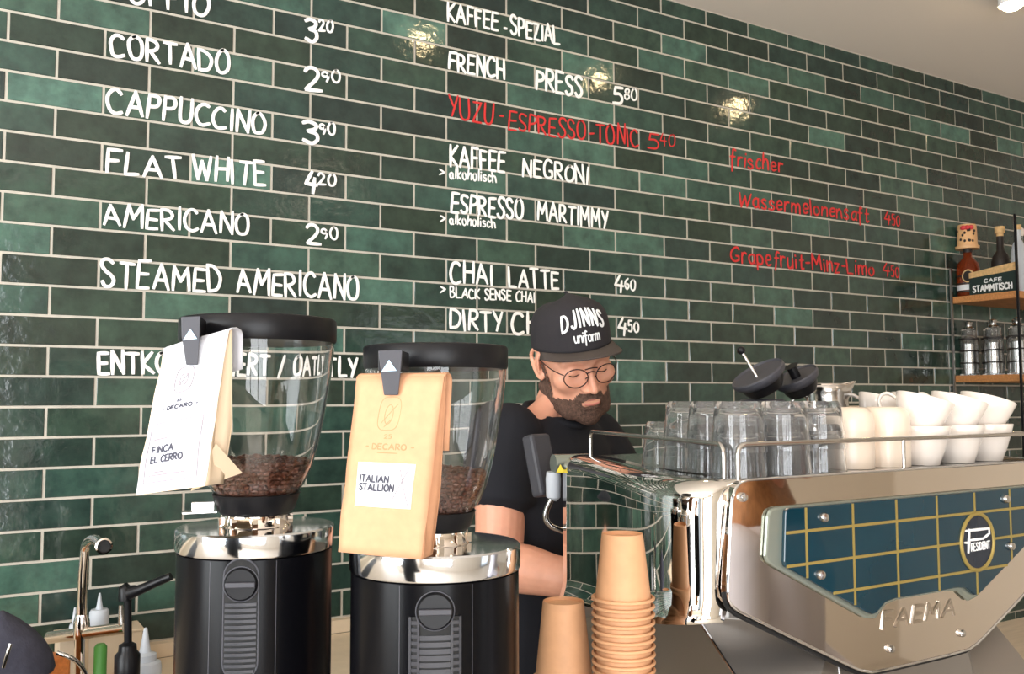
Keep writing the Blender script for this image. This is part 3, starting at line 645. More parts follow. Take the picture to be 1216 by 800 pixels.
clip('black bag clip with pale triangle holding the kraft coffee bag', [(449, 416), (478, 415), (476, 440), (473, 469), (456, 469), (452, 440)], .884, [(453, 441), (462, 427), (471, 440)], .05)

# ================================================================== PAPER CUPS, STACKED UPSIDE DOWN
ONES = ['', 'second', 'third', 'fourth', 'fifth', 'sixth', 'seventh', 'eighth', 'ninth', 'tenth', 'eleventh', 'twelfth', 'thirteenth', 'fourteenth', 'fifteenth', 'sixteenth', 'seventeenth', 'eighteenth', 'nineteenth']
FIRST = ['', 'first'] + ONES[1:]
ORD = ONES + ['%s%s' % (t if r else t[:-1] + 'ieth', '-' + FIRST[r] if r else '') for t in ('twenty', 'thirty', 'forty') for r in range(10)]
def paper_cup(h, rb, rt):
    t = thing('paper_cup', 'x', 'paper cup')
    MB().lathe([(rt, 0), (rb + .0005, h - .002), (rb, h), (rb - .0012, h), (rb - .0018, h - .004), (0, h - .005), (0, h - .0065), (rb + .0003, h - .0062), (rt - .0007, 0)], 56, closed=True).build('wall', M['cupkraft'], t, world=False)
    MB().lathe([(rt + .0024 + .0022 * math.cos(a), .0023 + .0022 * math.sin(a)) for a in [2 * PI * k / 10 for k in range(10)]], 56, closed=True).build('rolled_rim', M['cupkraft'], t, world=False)
    return t
def cup_stack(px, py, depth, h, rb, rt, pitch, what):
    q = at(px, py, depth); top = q.z; n = int((top - 1.0 - h) / pitch) + 1; first = None; z0 = 1.0
    pitch = (top - 1.0 - h) / (n - 1)
    for k in range(n):
        c = paper_cup(h, rb, rt) if first is None else copy_tree(first)
        first = first or c
        i = n - 1 - k
        tag(c, ('topmost brown paper cup of the %s' % what) if i == 0 else '%s brown paper cup from the top of the %s' % (ORD[i], what), 'paper cup', 'paper cups in the %s' % what)
        rnd = random.Random(k * 3 + px); c.location = (q.x, q.y, 1.0 + k * pitch); c.rotation_euler = (0, 0, 2 * PI / 56 * rnd.randrange(56))
cup_stack(739, 633, 1.11, .0780, .0243, .0334, .0092, 'tall upside-down stack before the mirrored panel')
cup_stack(669, 713, 1.175, .0985, .0258, .0365, .0097, 'short upside-down stack beside the right grinder')

# ================================================================== THE ESPRESSO MACHINE
YB = -1.534                                                        # its back, towards the customers, parallel to the tiled wall
def B(px, py, off=0.0): return on_y(px, py, YB - off)
XC = B(1092, 700).x
def both(half, off=0.0):
    """an outline given for its left half (top centre round to bottom centre), mirrored about the machine's middle"""
    L = [B(x, y, off) for x, y in half]; Rr = [Vector((2 * XC - p.x, p.y, p.z)) for p in L[::-1]]
    return L + Rr
mach = thing('espresso_machine', 'large chrome espresso machine with teal glass back panel and cup rail', 'espresso machine', (XC, -1.27, 1.0))
plate = both([(930, 566.5), (888, 569.5), (880, 572), (873.5, 579), (870, 589), (868, 602), (863.5, 700), (865, 712), (869, 719), (877, 725.5), (950, 762), (1010, 791), (1022, 796), (1034, 798), (1060, 793)])
MB().prism(plate, (0, .012, 0)).build('back_plate', M['chrome'], mach, bevel=.002, angle=30)
def outline(o_pts, off, r): return [Vector((p.x, YB - off, p.z)) for p in o_pts]
tr = [Vector((p.x, YB - .0005, p.z)) for p in plate]
MB().tube(tr, .0016, 8, True).build('plate_edge_bead', M['alu'], mach)
# teal glass panel with its pale bevelled frame
fr_half = [(960, 598.5), (922, 602), (915, 605), (912, 613), (909, 660), (911, 667), (918, 672.5), (1028, 734), (1040, 735), (1053, 718), (1066, 712.5), (1080, 710)]
gl_half = [(970, 600.5), (938, 603.3), (934, 606), (933.3, 612), (932, 667), (933.5, 673), (1030, 727), (1036, 729.5), (1041, 728), (1052, 715), (1064, 710.5), (1080, 708)]
glp = both(gl_half, .012)
topz = max(p.z for p in glp)
frm = both(fr_half, .006)
fr_o = MB().prism(frm, (0, .006, 0)).build('panel_frame', M['palebevel'], mach, smooth=False, bevel=.003)
gl_o = MB().prism(glp, (0, .0065, 0)).build('glass_panel', M['teal'], mach, smooth=False, bevel=.0015)
def spans(poly, axis, val):
    hits = []; n = len(poly)
    for i in range(n):
        a, b = poly[i], poly[(i + 1) % n]; av, bv = (a.x, b.x) if axis == 'x' else (a.z, b.z)
        if (av - val) * (bv - val) < 0:
            k = (val - av) / (bv - av); hits.append((a.z + (b.z - a.z) * k) if axis == 'x' else (a.x + (b.x - a.x) * k))
    hits.sort(); return list(zip(hits[::2], hits[1::2]))
oc = B(1160, 643, .012); orx = abs(B(1179, 640, .012).x - B(1141, 646, .012).x) / 2; orz = abs(B(1160, 610, .012).z - B(1160, 677, .012).z) / 2
yg = YB - .0122; gd = MB(); gwid = .0036
x1 = B(957.5, 640, .012).x; x5 = B(1113.5, 640, .012).x; stp = (x5 - x1) / 3; k = -1
while x1 + k * stp < 2 * XC - x1 + .05:
    xv = x1 + k * stp; k += 1
    for z0, z1 in spans(glp, 'x', xv):
        segs = [(z0, z1)]
        if abs(xv - oc.x) < orx: zz = orz * math.sqrt(1 - ((xv - oc.x) / orx) ** 2); segs = [(z0, oc.z - zz), (oc.z + zz, z1)]
        for a, b in segs:
            if b - a > .002: gd.box((xv, yg, (a + b) / 2), (gwid, .0012, b - a - .002))
for z in (B(945, 631.5, .012).z, B(945, 671, .012).z, B(990, 704, .012).z):
    for a, b in spans(glp, 'z', z):
        segs = [(a, b)]
        if abs(z - oc.z) < orz: xx = orx * math.sqrt(1 - ((z - oc.z) / orz) ** 2); segs = [(a, oc.x - xx), (oc.x + xx, b)]
        for s0, s1 in segs: gd.box(((s0 + s1) / 2, yg, z), (s1 - s0 - .002, .0013, gwid))
gd.build('gold_grid', M['gold'], gl_o, smooth=False)
ring = [Vector((oc.x + orx * math.cos(2 * PI * i / 48), yg - .0008, oc.z + orz * math.sin(2 * PI * i / 48))) for i in range(48)]
badge = MB().prism([Vector((oc.x + orx * math.cos(2 * PI * i / 48), yg + .0003, oc.z + orz * math.sin(2 * PI * i / 48))) for i in range(48)], (0, -.0012, 0)).build('oval_badge', M['ovalface'], gl_o, smooth=False)
MB().tube(ring, .0028, 8, True).build('badge_ring', M['gold'], badge)
bt = MB(); nY = Vector((0, -1, 0)); yt = yg - .0016
def bp_(px, py): p = B(px, py, .012); return Vector((p.x, yt, p.z))
pb = [(1147, 629), (1172, 627.5), (1172, 633), (1164, 640), (1153, 641.5), (1152, 655.5), (1147.5, 656)]
Q = [bp_(*q) for q in ((1145, 630), (1173, 627), (1173.5, 633), (1166, 639), (1151, 641), (1151, 655), (1146.5, 655.5))]
for a, b, wd in ((0, 1, .0042), (1, 2, .004), (2, 3, .0042), (3, 4, .0042)): bt.ribbon([Q[a], (Q[a] + Q[b]) / 2, Q[b]], nY, wd, .0006)
bt.ribbon([bp_(1149.5, 629), bp_(1149, 642), bp_(1148.5, 655)], nY, .0058, .0007); bt.ribbon([bp_(1144, 644), bp_(1147, 644), bp_(1150, 643.5)], nY, .0035, .0006)
a_, b_ = bp_(1152, 654), bp_(1174, 650.5); hh = bp_(1152, 645).z - a_.z
write(bt, 'RESIDENT', lambda u, v: (a_ + (b_ - a_) * u + Vector((0, 0, v * hh)), nY), .0019, .0006, .0)
bt.build('badge_lettering', M['white'], badge, smooth=False)
# screws
sc_ = MB
def screw(px, py, off, r, parent):
    c = B(px, py, off); mt = Matrix(((1, 0, 0), (0, 0, -1), (0, 1, 0)))
    MB().lathe([(0, 0), (r, 0), (r, .003), (r * .8, .0058), (0, .0066)], 24, c, mtx=mt).build('screw', M['steel'], parent)
for px, py in ((977, 614), (973, 682), (1193, 592), (1199, 648)): screw(px, py, .0115, .0062, gl_o)
for px, py in ((881, 590), (1056, 769.5), (1140.5, 751)): screw(px, py, -.0005, .0056, mach)
# raised maker's lettering on the plate
em = MB(); a_, b_ = B(1047, 746, .0), B(1132, 728, .0); hh = B(1047, 727, .0).z - a_.z
write(em, 'FAEMA', lambda u, v: (Vector((a_.x + (b_.x - a_.x) * u + v * hh * .25, YB - .0002, a_.z + v * hh)), nY), .0048, .0016, .0, gap=.3)
em.build('raised_lettering', M['emboss'], mach, smooth=False)

# mirrored side panels, rolled over into the top deck, flaring at the foot
A0 = Vector((B(874, 600).x - .004, YB + .008, 0)); F0 = at(668, 547, 1.60); F0 = Vector((F0.x, F0.y, 0))
ZD = 1.5035                                                        # top deck
def side_panel(mir):
    rows_ = []; N = 28
    for i in range(N + 1):
        t_ = i / N; p = A0.lerp(F0, t_); p.x -= .075 * math.sin(PI * t_ ** .58) * (1 - t_) ** .9
        zt = 1.478; zb = 1.338 + (1.258 - 1.338) * t_; prof = []
        for u in (0, .25, .5, .75, 1.0): prof.append((-.012 * (1 - u) ** 2, zb + .04 * u))
        for u in (.2, .4, .6, .8, 1.0): prof.append((0, zb + .04 + (zt - zb - .04) * u))
        for a in (18, 36, 54, 72, 90): prof.append((.036 * (1 - math.cos(math.radians(a))), zt + (ZD - zt) * math.sin(math.radians(a))))
        prof.append((.06, ZD))
        row = []
        for dx, z in prof:
            x = p.x + dx; row.append(Vector((2 * XC - x if mir else x, p.y, z)))
        rows_.append(row)
    mb = MB(); mb.grid(rows_); o = mb.build('side_panel', M['mirror'], mach, angle=60); s = o.modifiers.new('thickness', 'SOLIDIFY'); s.thickness = .0016; s.offset = -1 if not mir else 1
    return o
side_panel(False); side_panel(True)
xl = A0.x
def plan(z, inset, z2): return None
body = MB().prism([(xl + .03, YB + .011, ZD - .002), (2 * XC - xl - .03, YB + .011, ZD - .002), (2 * XC - F0.x - .03, F0.y - .004, ZD - .002), (F0.x + .03, F0.y - .004, ZD - .002)], (0, 0, -.02)).build('top_deck', M['steel'], mach, smooth=False)
MB().prism([(xl + .03, YB + .011, 1.48), (2 * XC - xl - .03, YB + .011, 1.48), (2 * XC - F0.x - .03, F0.y - .004, 1.48), (F0.x + .03, F0.y - .004, 1.48)], (0, 0, -.135)).build('inner_body', M['rubber'], mach, smooth=False)
# lower body: flared steel skirt
U_ = at(827, 731, 1.235); V_ = at(872, 800, 1.178); W2 = at(693, 733, 1.54); K_ = on_y(992, 742, -1.500); KB = K_ + Vector((-.012, -.020, -.12))
mxr = lambda p: Vector((2 * XC - p.x, p.y, p.z))
UB = U_ + (V_ - U_) * 2.4; WB = Vector((W2.x + .01, W2.y, UB.z)); KB = K_ + (KB - K_) * ((K_.z - UB.z) / (K_.z - KB.z))
low = lambda p: Vector((p.x, p.y, 1.05))
in_ = [Vector((F0.x + .03, F0.y - .012, 1.272)), Vector((xl + .02, YB + .10, 1.345)), Vector((xl + .16, YB + .016, 1.315))]
def ring(a): return a + [mxr(p) for p in a[::-1]]
sk = MB(); sk.loft([ring([low(WB), low(UB), low(KB)]), ring([WB, UB, KB]), ring([W2, U_, K_]), ring(in_)])
sk.build('lower_skirt', M['skirt'], mach, smooth=False, bevel=.0015)
MB().tube([U_ + (U_ - UB).normalized() * .001, U_.lerp(UB, .5), UB], .0024, 8).build('skirt_edge_trim', M['alu'], mach)
MB().tube([K_, K_.lerp(KB, .5), KB], .0012, 8).build('skirt_edge_trim', M['alu'], mach)
# a dark strip drawn in as the shade of the gap under the plate, and the small pegs
gs = [Vector((p.x, YB + .006, p.z - .004)) for p in plate[6:24]]
MB().tube(gs, .003, 6).build('gap_shadow', M['rubber'], mach)
c = at(863, 732, 1.19); MB().lathe([(0, 0), (.0035, 0), (.003, .009), (0, .0095)], 14, c).build('peg', M['white'], mach)
lg = MB(); fx = []
for px_, py_ in ((UB.x + .03, UB.y + .05), (WB.x + .03, WB.y - .05), (2 * XC - UB.x - .03, UB.y + .05), (2 * XC - WB.x - .03, WB.y - .05)):
    MB().lathe([(0, 1.0), (.024, 1.0), (.022, 1.02), (.016, 1.052), (0, 1.052)], 24, (px_, py_, 0)).build('foot', M['rubber'], mach)
# wire rails round the cup tray
RH = .041; rr = .0032
def rail(pts): MB().tube(pts, rr, 10).build('cup_rail', M['steel'], mach)
def loop(a, b, z0, z1, r=.012):
    a, b = Vector(a), Vector(b); d = (b - a).normalized(); pts = [a + Vector((0, 0, z0)), a + Vector((0, 0, z1 - r))]
    pts += [a + d * r * (1 - math.cos(u)) + Vector((0, 0, z1 - r + r * math.sin(u))) for u in (PI / 8, PI / 4, 3 * PI / 8, PI / 2)]
    pts += [b - d * r * (1 - math.cos(u)) + Vector((0, 0, z1 - r + r * math.sin(u))) for u in (PI / 2, 3 * PI / 8, PI / 4, PI / 8)]
    return pts + [b + Vector((0, 0, z1 - r)), b + Vector((0, 0, z0))]
ca = Vector((xl + .014, YB + .030, 0)); cf = Vector((F0.x + .045, F0.y - .02, 0)); cb = Vector((xl + .022, YB + .014, 0)); cr = Vector((2 * XC - xl - .022, YB + .014, 0))
rail(loop(cf, ca, ZD - .004, ZD + RH)); rail(loop(cb, cr, ZD - .004, ZD + RH))
rail(loop(Vector((2 * XC - ca.x, ca.y, 0)), Vector((2 * XC - cf.x, cf.y, 0)), ZD - .004, ZD + RH))
mid = on_z(1077, 556, ZD); MB().tube([(mid.x, YB + .014, ZD - .003), (mid.x, YB + .014, ZD + RH)], .0026, 8).build('rail_post', M['steel'], mach)
# working side: control screen, valve housing, steam wand
c = at(640, 553, 1.66); sm_ = Matrix.Rotation(math.radians(-14), 3, 'X')
scn = MB().box(c + Vector((.012, .012, 0)), (.05, .028, .112), Matrix.Rotation(.25, 3, 'Z') @ sm_).build('control_screen', M['greyplastic'], mach, smooth=False, bevel=.006)
hz = at(672, 548, 1.63); MB().tube([hz + Vector((-.020, .010, -.004)), hz + Vector((.05, -.005, -.004))], .017, 24).build('valve_housing', M['palebevel'], mach)
wp = at(664, 557, 1.60); ws = MB().prism([at(660.5, 561, 1.598), at(670.5, 561, 1.598), at(665.5, 551, 1.598)], ray(665, 556) * .001).build('warning_sticker', M['yellow'], mach, smooth=False)
MB().tube([at(657, 560, 1.63), at(657, 568, 1.63), at(657, 590, 1.63), at(656, 593, 1.63)], [.012, .0135, .0125, .008], 18).build('wand_grip', M['squeeze'], mach)
MB().tube(smooth_curve([at(656, 590, 1.63), at(650, 603, 1.63), at(648, 614, 1.63), at(654, 624, 1.63), at(668, 630, 1.635), at(690, 640, 1.66)], 6), .0052, 12).build('steam_wand', M['steel'], mach)

# ================================================================== ON THE CUP TRAY
def deck(px, py): return on_z(px, py, ZD)
def tumbler():
    t = thing('drinking_glass', 'x', 'glass')
    r0, r1, h = .0298, .0362, .064; prof = [(r1, 0), (r0 + .0015, h * .7), (r0, h - .006), (r0 - .004, h), (0, h), (0, h - .009), (r0 - .006, h - .010), (r0 - .0018, h - .016), (r0 + .0001, h * .65), (r1 - .0017, 0)]
    mb = MB(); seg = 72; mb.lathe(prof, seg, closed=True)
    for p in mb.v:
        z = p.z / h; a = math.atan2(p.y, p.x); k = 1 + .022 * abs(math.cos(4.5 * a)) * max(0, min(1, z * 3)) * max(0, min(1, (1 - z) * 6)); p.x *= k; p.y *= k
    mb.build('glass_body', M['glass'], t, world=False, angle=50); return t
proto = None; gpos = []
gl_spec = [(.862, -1.240, 1, 'the single short one at the far left of the tray'), (.838, -1.318, 2, 'doubled pair next to the single short glass'), (.784, -1.475, 2, 'pair at the tray corner post'), (.862, -1.478, 2, 'second pair along the back rail'),
           (.940, -1.470, 2, 'third pair along the back rail, beside a mug'), (.812, -1.397, 2, 'middle pair along the side rail'), (.890, -1.400, 2, 'pair in the centre of the glasses'), (.966, -1.392, 2, 'pair behind the front cream mug'), (.916, -1.320, 2, 'rearmost pair, under the disc tools')]
for gx, gy, n, what in gl_spec:
    q = Vector((gx, gy, ZD)); px = gx * 900
    for k in range(n):
        g = tumbler() if proto is None else copy_tree(proto)
        proto = proto or g
        g.location = (q.x, q.y, ZD - .0015 + k * .031); g.rotation_euler = (0, 0, px * .1)
        lab = 'upside-down clear glass, ' + what if n == 1 else '%s clear glass of the upside-down %s' % (('lower', 'upper')[k], what)
        tag(g, lab, 'glass', 'clear glasses on the cup tray'); g.scale = (1, 1, 1)
def mug(gx, gy, lab):
    q = Vector((gx, gy, ZD)); t = thing('stoneware_mug', lab, 'mug', (q.x, q.y, ZD - .0015), 'upside-down cream mugs on the tray')
    r, h = .0355, .086
    MB().lathe([(r - .0005, 0), (r, h * .3), (r, h - .020), (r - .002, h - .009), (r - .008, h - .0015), (r - .013, h), (r - .016, h), (r - .017, h - .002), (0, h - .002), (0, h - .007), (r - .006, h - .01), (r - .0035, h - .02), (r - .0038, 0)], 64, closed=True).build('mug_body', M['stoneware'], t, world=False, angle=50)
mug(1.015, -1.458, 'upside-down cream mug nearest the glasses, in the front row'); mug(1.090, -1.462, 'upside-down cream mug beside the stacked white cups'); mug(1.241, -1.303, 'upside-down cream mug behind the other two, near the steel jug')
def tea_cup():
    t = thing('coffee_cup', 'x', 'coffee cup')
    h = .058; prof = [(0, .003), (.020, .003), (.0225, 0), (.0245, 0), (.0255, .003), (.0315, .02), (.0378, .042), (.0415, h - .001), (.0408, h), (.0398, h - .001), (.036, .042), (.030, .022), (.022, .0075), (0, .006)]
    b = MB().lathe(prof, 64).build('cup_body', M['porcelain'], t, world=False, angle=60)
    pts = smooth_curve([(.0385, 0, .048), (.051, 0, .052), (.060, 0, .047), (.061, 0, .036), (.052, 0, .024), (.034, 0, .018)], 6)
    hd = MB(); rings = []; 
    for i, p in enumerate(pts):
        tt = (pts[min(i + 1, len(pts) - 1)] - pts[max(i - 1, 0)]).normalized(); nn = Vector((-tt.z, 0, tt.x))
        rings.append([p + nn * (.0028 * math.cos(2 * PI * k / 10)) + Vector((0, .0052 * math.sin(2 * PI * k / 10), 0)) for k in range(10)])
    hd.loft(rings); hd.build('handle', M['porcelain'], t, world=False); return t
first = None
cam_right = Vector((MR[0][0], MR[1][0], 0)).normalized(); cam_fwd = Vector((-MR[0][2], -MR[1][2], 0)).normalized()
cspec = [(1.158, -1.474, 'left column of the front row', 0), (1.2425, -1.474, 'middle column of the front row', 1), (1.327, -1.468, 'right column of the front row', 2), (1.208, -1.368, 'left column of the back row', 3), (1.292, -1.366, 'right column of the back row', 4)]
for gx, gy, what, i in cspec:
    q = Vector((gx, gy, ZD))
    for k in range(2):
        c = tea_cup() if first is None else copy_tree(first)
        first = first or c
        base = Vector((q.x, q.y, ZD - .0015)); a0 = math.atan2(-cam_right.y, -cam_right.x) + (-.45, -.5, -.5, -.6, -.6)[i]
        if k == 0: c.rotation_euler = (0, 0, a0 + .05); c.location = base
        else:
            tilt = Matrix.Rotation(math.radians((16, 16, 16, 15, 15)[i]), 4, cam_fwd); m4 = Matrix.Translation(base + Vector((0, 0, .043)) - cam_right * .008) @ tilt @ Matrix.Rotation(a0, 4, 'Z')
            c.matrix_world = m4; c.location = m4.to_translation(); c.rotation_euler = m4.to_euler()
        tag(c, '%s white coffee cup in the %s' % (('lower upright', 'upper tilted')[k], what), 'coffee cup', 'stacked white coffee cups on the machine')
# steel milk jug behind
q = Vector((1.160, -1.297, ZD)); jug = thing('milk_jug', 'polished steel milk jug with pouring lip behind the glasses', 'jug', (q.x, q.y, ZD))
jb = MB(); jr, jh = .037, .119; rows_ = []
for f, (r, z) in enumerate(((.030, 0), (jr, .004), (jr, .03), (jr - .001, .068), (jr - .006, .094), (jr - .006, .108), (jr - .003, jh))):
    rr_ = []
    for k in range(48):
        a = 2 * PI * k / 48; da = abs((a - math.atan2(cam_right.y, cam_right.x) + PI) % (2 * PI) - PI); lip = max(0, 1 - da / .55); u = max(0, (z - .08) / (jh - .08))
        rr_.append(Vector((q.x + (r + .017 * lip * u) * math.cos(a), q.y + (r + .017 * lip * u) * math.sin(a), ZD + z + .006 * lip * u * u)))
    rows_.append(rr_)
jb.grid(rows_, True); o = jb.build('jug_body', M['steel'], jug, angle=60); s = o.modifiers.new('thickness', 'SOLIDIFY'); s.thickness = .0012
MB().tube([p + Vector((0, 0, .0005)) for p in rows_[-1]], .0014, 6, True).build('rolled_lip', M['chrome'], jug)
hd = -cam_fwd * 0 - cam_right; MB().tube(smooth_curve([q + hd * .031 + Vector((0, 0, .100)), q + hd * .052 + Vector((0, 0, .102)), q + hd * .058 + Vector((0, 0, .05)), q + hd * .036 + Vector((0, 0, .03))], 6), .0034, 10).build('handle', M['steel'], jug)
# black tilted disc tools lying on the pile
def disc_tool(pxc, pyc, d, r, label, ax_px, rod):
    c = at(pxc, pyc, d); ax = Vector(ax_px[0] * cam_right + ax_px[1] * Vector((0, 0, 1)) + ax_px[2] * -cam_fwd).normalized()
    t = thing('tamping_tool', label, 'barista tool', tuple(c), 'black disc tools on the machine'); m3 = rot_to(ax)
    MB().lathe([(0, -.012), (r * .72, -.012), (r * .95, -.005), (r, 0), (r, .004), (r * .96, .006), (r * .9, .003), (0, .002)], 48, c, mtx=m3).build('disc', M['greyplastic'], t, angle=35)
    MB().lathe([(0, -.026), (r * .62, -.026), (r * .74, -.018), (r * .8, -.010), (0, -.010)], 36, c, mtx=m3).build('hub', M['blackplastic'], t, angle=35)
    if rod:
        e = at(880, 416, d + .0); r0 = at(899, 448, d - .01)
        MB().tube([r0, r0.lerp(e, .9)], .0026, 10).build('rod', M['steel'], t)
        MB().ball(e, .0065, 16, 10).build('rod_knob', M['blackplastic'], t)
    else:
        MB().tube([c + m3 @ Vector((0, 0, .002)), c + m3 @ Vector((0, 0, .020)), c + m3 @ Vector((.0, 0, .022))], [.008, .008, .012], 16).build('rod', M['blackplastic'], t)
disc_tool(901, 446, 1.42, .043, 'black tilted disc tool with thin steel rod, behind the glasses', (-.50, .84, .20), True)
disc_tool(946, 449, 1.47, .036, 'black tilted disc tool lying behind the one with the rod', (-.46, .86, .20), False)
hl = at(905, 470, 1.455); t = thing('tool_holder', 'dark round tool holder under the black disc tools', 'holder', (hl.x, hl.y, ZD))
MB().lathe([(0, ZD - .001), (.036, ZD - .001), (.036, ZD + .092), (.032, ZD + .096), (.029, ZD + .092), (.029, ZD + .01), (0, ZD + .01)], 40, (hl.x, hl.y, 0)).build('holder_body', M['greyplastic'], t)
hl = at(948, 470, 1.50); t = thing('tool_holder', 'second dark tool holder close to the steel jug', 'holder', (hl.x, hl.y, ZD))
MB().lathe([(0, ZD - .001), (.030, ZD - .001), (.030, ZD + .088), (.026, ZD + .092), (.024, ZD + .088), (.024, ZD + .01), (0, ZD + .01)], 40, (hl.x, hl.y, 0)).build('holder_body', M['greyplastic'], t)

# ================================================================== THE WALL SHELF WITH BOTTLES
SX = 3.468; SY = -.292; ZT = 2.012; ZL = 1.598
zt_ = on_y(1129, 353, 0).z; zl_ = on_y(1131, 446, 0).z
sh = thing('wall_shelf', 'oak wall shelf of two boards on thin black posts at right', 'shelf', (SX, 0, zl_))
for nm_, z in (('upper_board', zt_), ('lower_board', zl_)):
    MB().box((SX + .55, SY / 2, z - .014), (1.1, -SY - .012, .028)).build('board', M['wood'], sh, smooth=False, bevel=.002)
zu = on_y(1125, 150, 0).z
for x in (SX - .006, SX + 1.09):
    for y in (-.012, SY):
        ph = (zt_ + (.30 if y < -.1 else .12)); MB().box((x, y, (1.02 + ph) / 2), (.008, .008, ph - 1.02)).build('post', M['brushed'] if y > -.1 else M['blackplastic'], sh, smooth=False)
def bottle(name, y, x, z, prof, m, label, cap, capm, extra=None):
    t = thing(name, label, 'bottle', (x, y, z), 'bottles on the upper shelf')
    MB().lathe([(r, z + h) for r, h in prof], 40, (x, y, 0)).build('bottle_body', m, t, angle=50)
    MB().lathe([(r, z + h) for r, h in cap], 32, (x, y, 0)).build('stopper', capm, t, angle=40)
    return t
def sy(px): # depth position along the shelf end seen at a pixel
    r = ray(px, 300); k = (SX + .06 - CAM.x) / r.x; return (CAM + r * k).y
y1 = sy(1149); xb = SX + .06
t = bottle('spirit_bottle', y1, xb, zt_, [(0, 0), (.042, 0), (.045, .006), (.045, .115), (.040, .14), (.018, .165), (.015, .2), (0, .2)], M['amber'], 'amber spirit bottle under a patterned tin cap, nearest the tiled wall', [(0, .185), (.018, .185), (.018, .2), (0, .2)], M['darkprint'])
for z0, z1 in ((.018, .024), (.05, .056), (.082, .088)): MB().lathe([(.0455, zt_ + z0), (.0458, zt_ + z0), (.0458, zt_ + z1), (.0455, zt_ + z1)], 40, (xb, y1, 0)).build('bottle_band', M['darkprint'], t)
MB().lathe([(.0452, zt_ + .026), (.0455, zt_ + .026), (.0455, zt_ + .048), (.0452, zt_ + .048)], 40, (xb, y1, 0)).build('bottle_label', M['label'], t)
mt = Matrix(((0, 0, -1), (1, 0, 0), (0, -1, 0)))
bd = MB().lathe([(0, 0), (.027, 0), (.027, .002), (0, .002)], 32, (xb - .0455, y1 - .028, zt_ + .082), mtx=Matrix(((0, 0, -1), (0, 1, 0), (1, 0, 0)))).build('round_badge', M['cork'], t)
MB().lathe([(0, 0), (.021, 0), (.021, .0008), (0, .0008)], 32, (xb - .0475, y1 - .028, zt_ + .082), mtx=Matrix(((0, 0, -1), (0, 1, 0), (1, 0, 0)))).build('badge_face', M['darkprint'], bd)
tz = zt_ + .212; tt = thing('patterned_tin', 'peach tin with dark spots and red bow print, upside down on the amber bottle', 'tin', (xb, y1, tz))
MB().lathe([(0, tz - .012), (.046, tz - .012), (.047, tz), (.040, tz + .002), (.037, tz + .085), (.034, tz + .09), (0, tz + .09)], 40, (xb, y1, 0)).build('tin_body', M['tin'], tt, angle=35)
sp_ = MB(); rnd = random.Random(5)
for k in range(16):
    a = PI + rnd.uniform(-1.4, 1.4); z = tz + .012 + rnd.random() * .055; R2 = .0385; c = Vector((xb + R2 * math.cos(a), y1 + R2 * math.sin(a), z)); sp_.ball(c, (.0045, .005, .006), 10, 6)
sp_.build('spots', M['darkprint'], tt)
bw = MB(); a = PI + .5
for da in (-.32, .1, .5): bw.ball((xb + .037 * math.cos(a + da), y1 + .037 * math.sin(a + da), tz + .074), (.008, .013, .010), 12, 8)
bw.build('red_bow', M['redbow'], tt)
y2 = sy(1183); bottle('spirit_bottle', y2, xb + .03, zt_, [(0, 0), (.034, 0), (.036, .006), (.036, .13), (.03, .155), (.014, .18), (.013, .24), (0, .24)], M['darkprint'], 'dark bottle with pale cork stopper in the middle of the upper shelf', [(0, .238), (.0135, .238), (.0135, .25), (.019, .252), (.019, .278), (0, .28)], M['cork'])
y3 = sy(1195); bottle('spirit_bottle', y3, xb + .10, zt_, [(0, 0), (.034, 0), (.036, .006), (.036, .15), (.028, .178), (.013, .2), (.012, .24), (0, .24)], M['glass'], 'clear bottle with round pale stopper behind the sign', [(0, .238), (.0125, .238), (.018, .25), (.018, .264), (.010, .274), (0, .275)], M['porcelain'])
y4 = sy(1209); bottle('spirit_bottle', y4 + .006, xb + .015, zt_, [(0, 0), (.026, 0), (.028, .006), (.028, .16), (.022, .19), (.011, .21), (.011, .255), (0, .255)], M['squeeze'], 'slim frosted bottle at the outer end of the upper shelf', [(0, .25), (.013, .25), (.013, .27), (0, .27)], M['cork'])
# the sign on the shelf end
sa, sb = sy(1158), sy(1213); sxx = SX + .012; zs = zt_
t = thing('table_sign', 'dark green sign reading STAMMTISCH on the upper shelf', 'sign', (sxx, (sa + sb) / 2, zs))
MB().prism([(sxx, sa, zs), (sxx, sb, zs), (sxx, sb, zs + .082), (sxx, sa, zs + .070)], (.02, 0, 0)).build('sign_board', M['signgreen'], t, smooth=False)
MB().prism([(sxx - .001, sa, zs + .070), (sxx - .001, sb, zs + .082), (sxx - .001, sb, zs + .115), (sxx - .001, sa, zs + .092)], (.02, 0, 0)).build('sign_top', M['cork'], t, smooth=False)
sm = MB(); nX = Vector((-1, 0, 0)); da = sb - sa
write(sm, 'STAMMTISCH', lambda u, v: (Vector((sxx - .0006, sa + da * (.08 + .84 * u), zs + .012 + v * .024)), nX), .0062, .0006, .01)
write(sm, 'CAFE', lambda u, v: (Vector((sxx - .0006, sa + da * (.33 + .38 * u), zs + .046 + v * .014)), nX), .004, .0006, .01)
sm.build('sign_lettering', M['white'], t, smooth=False)
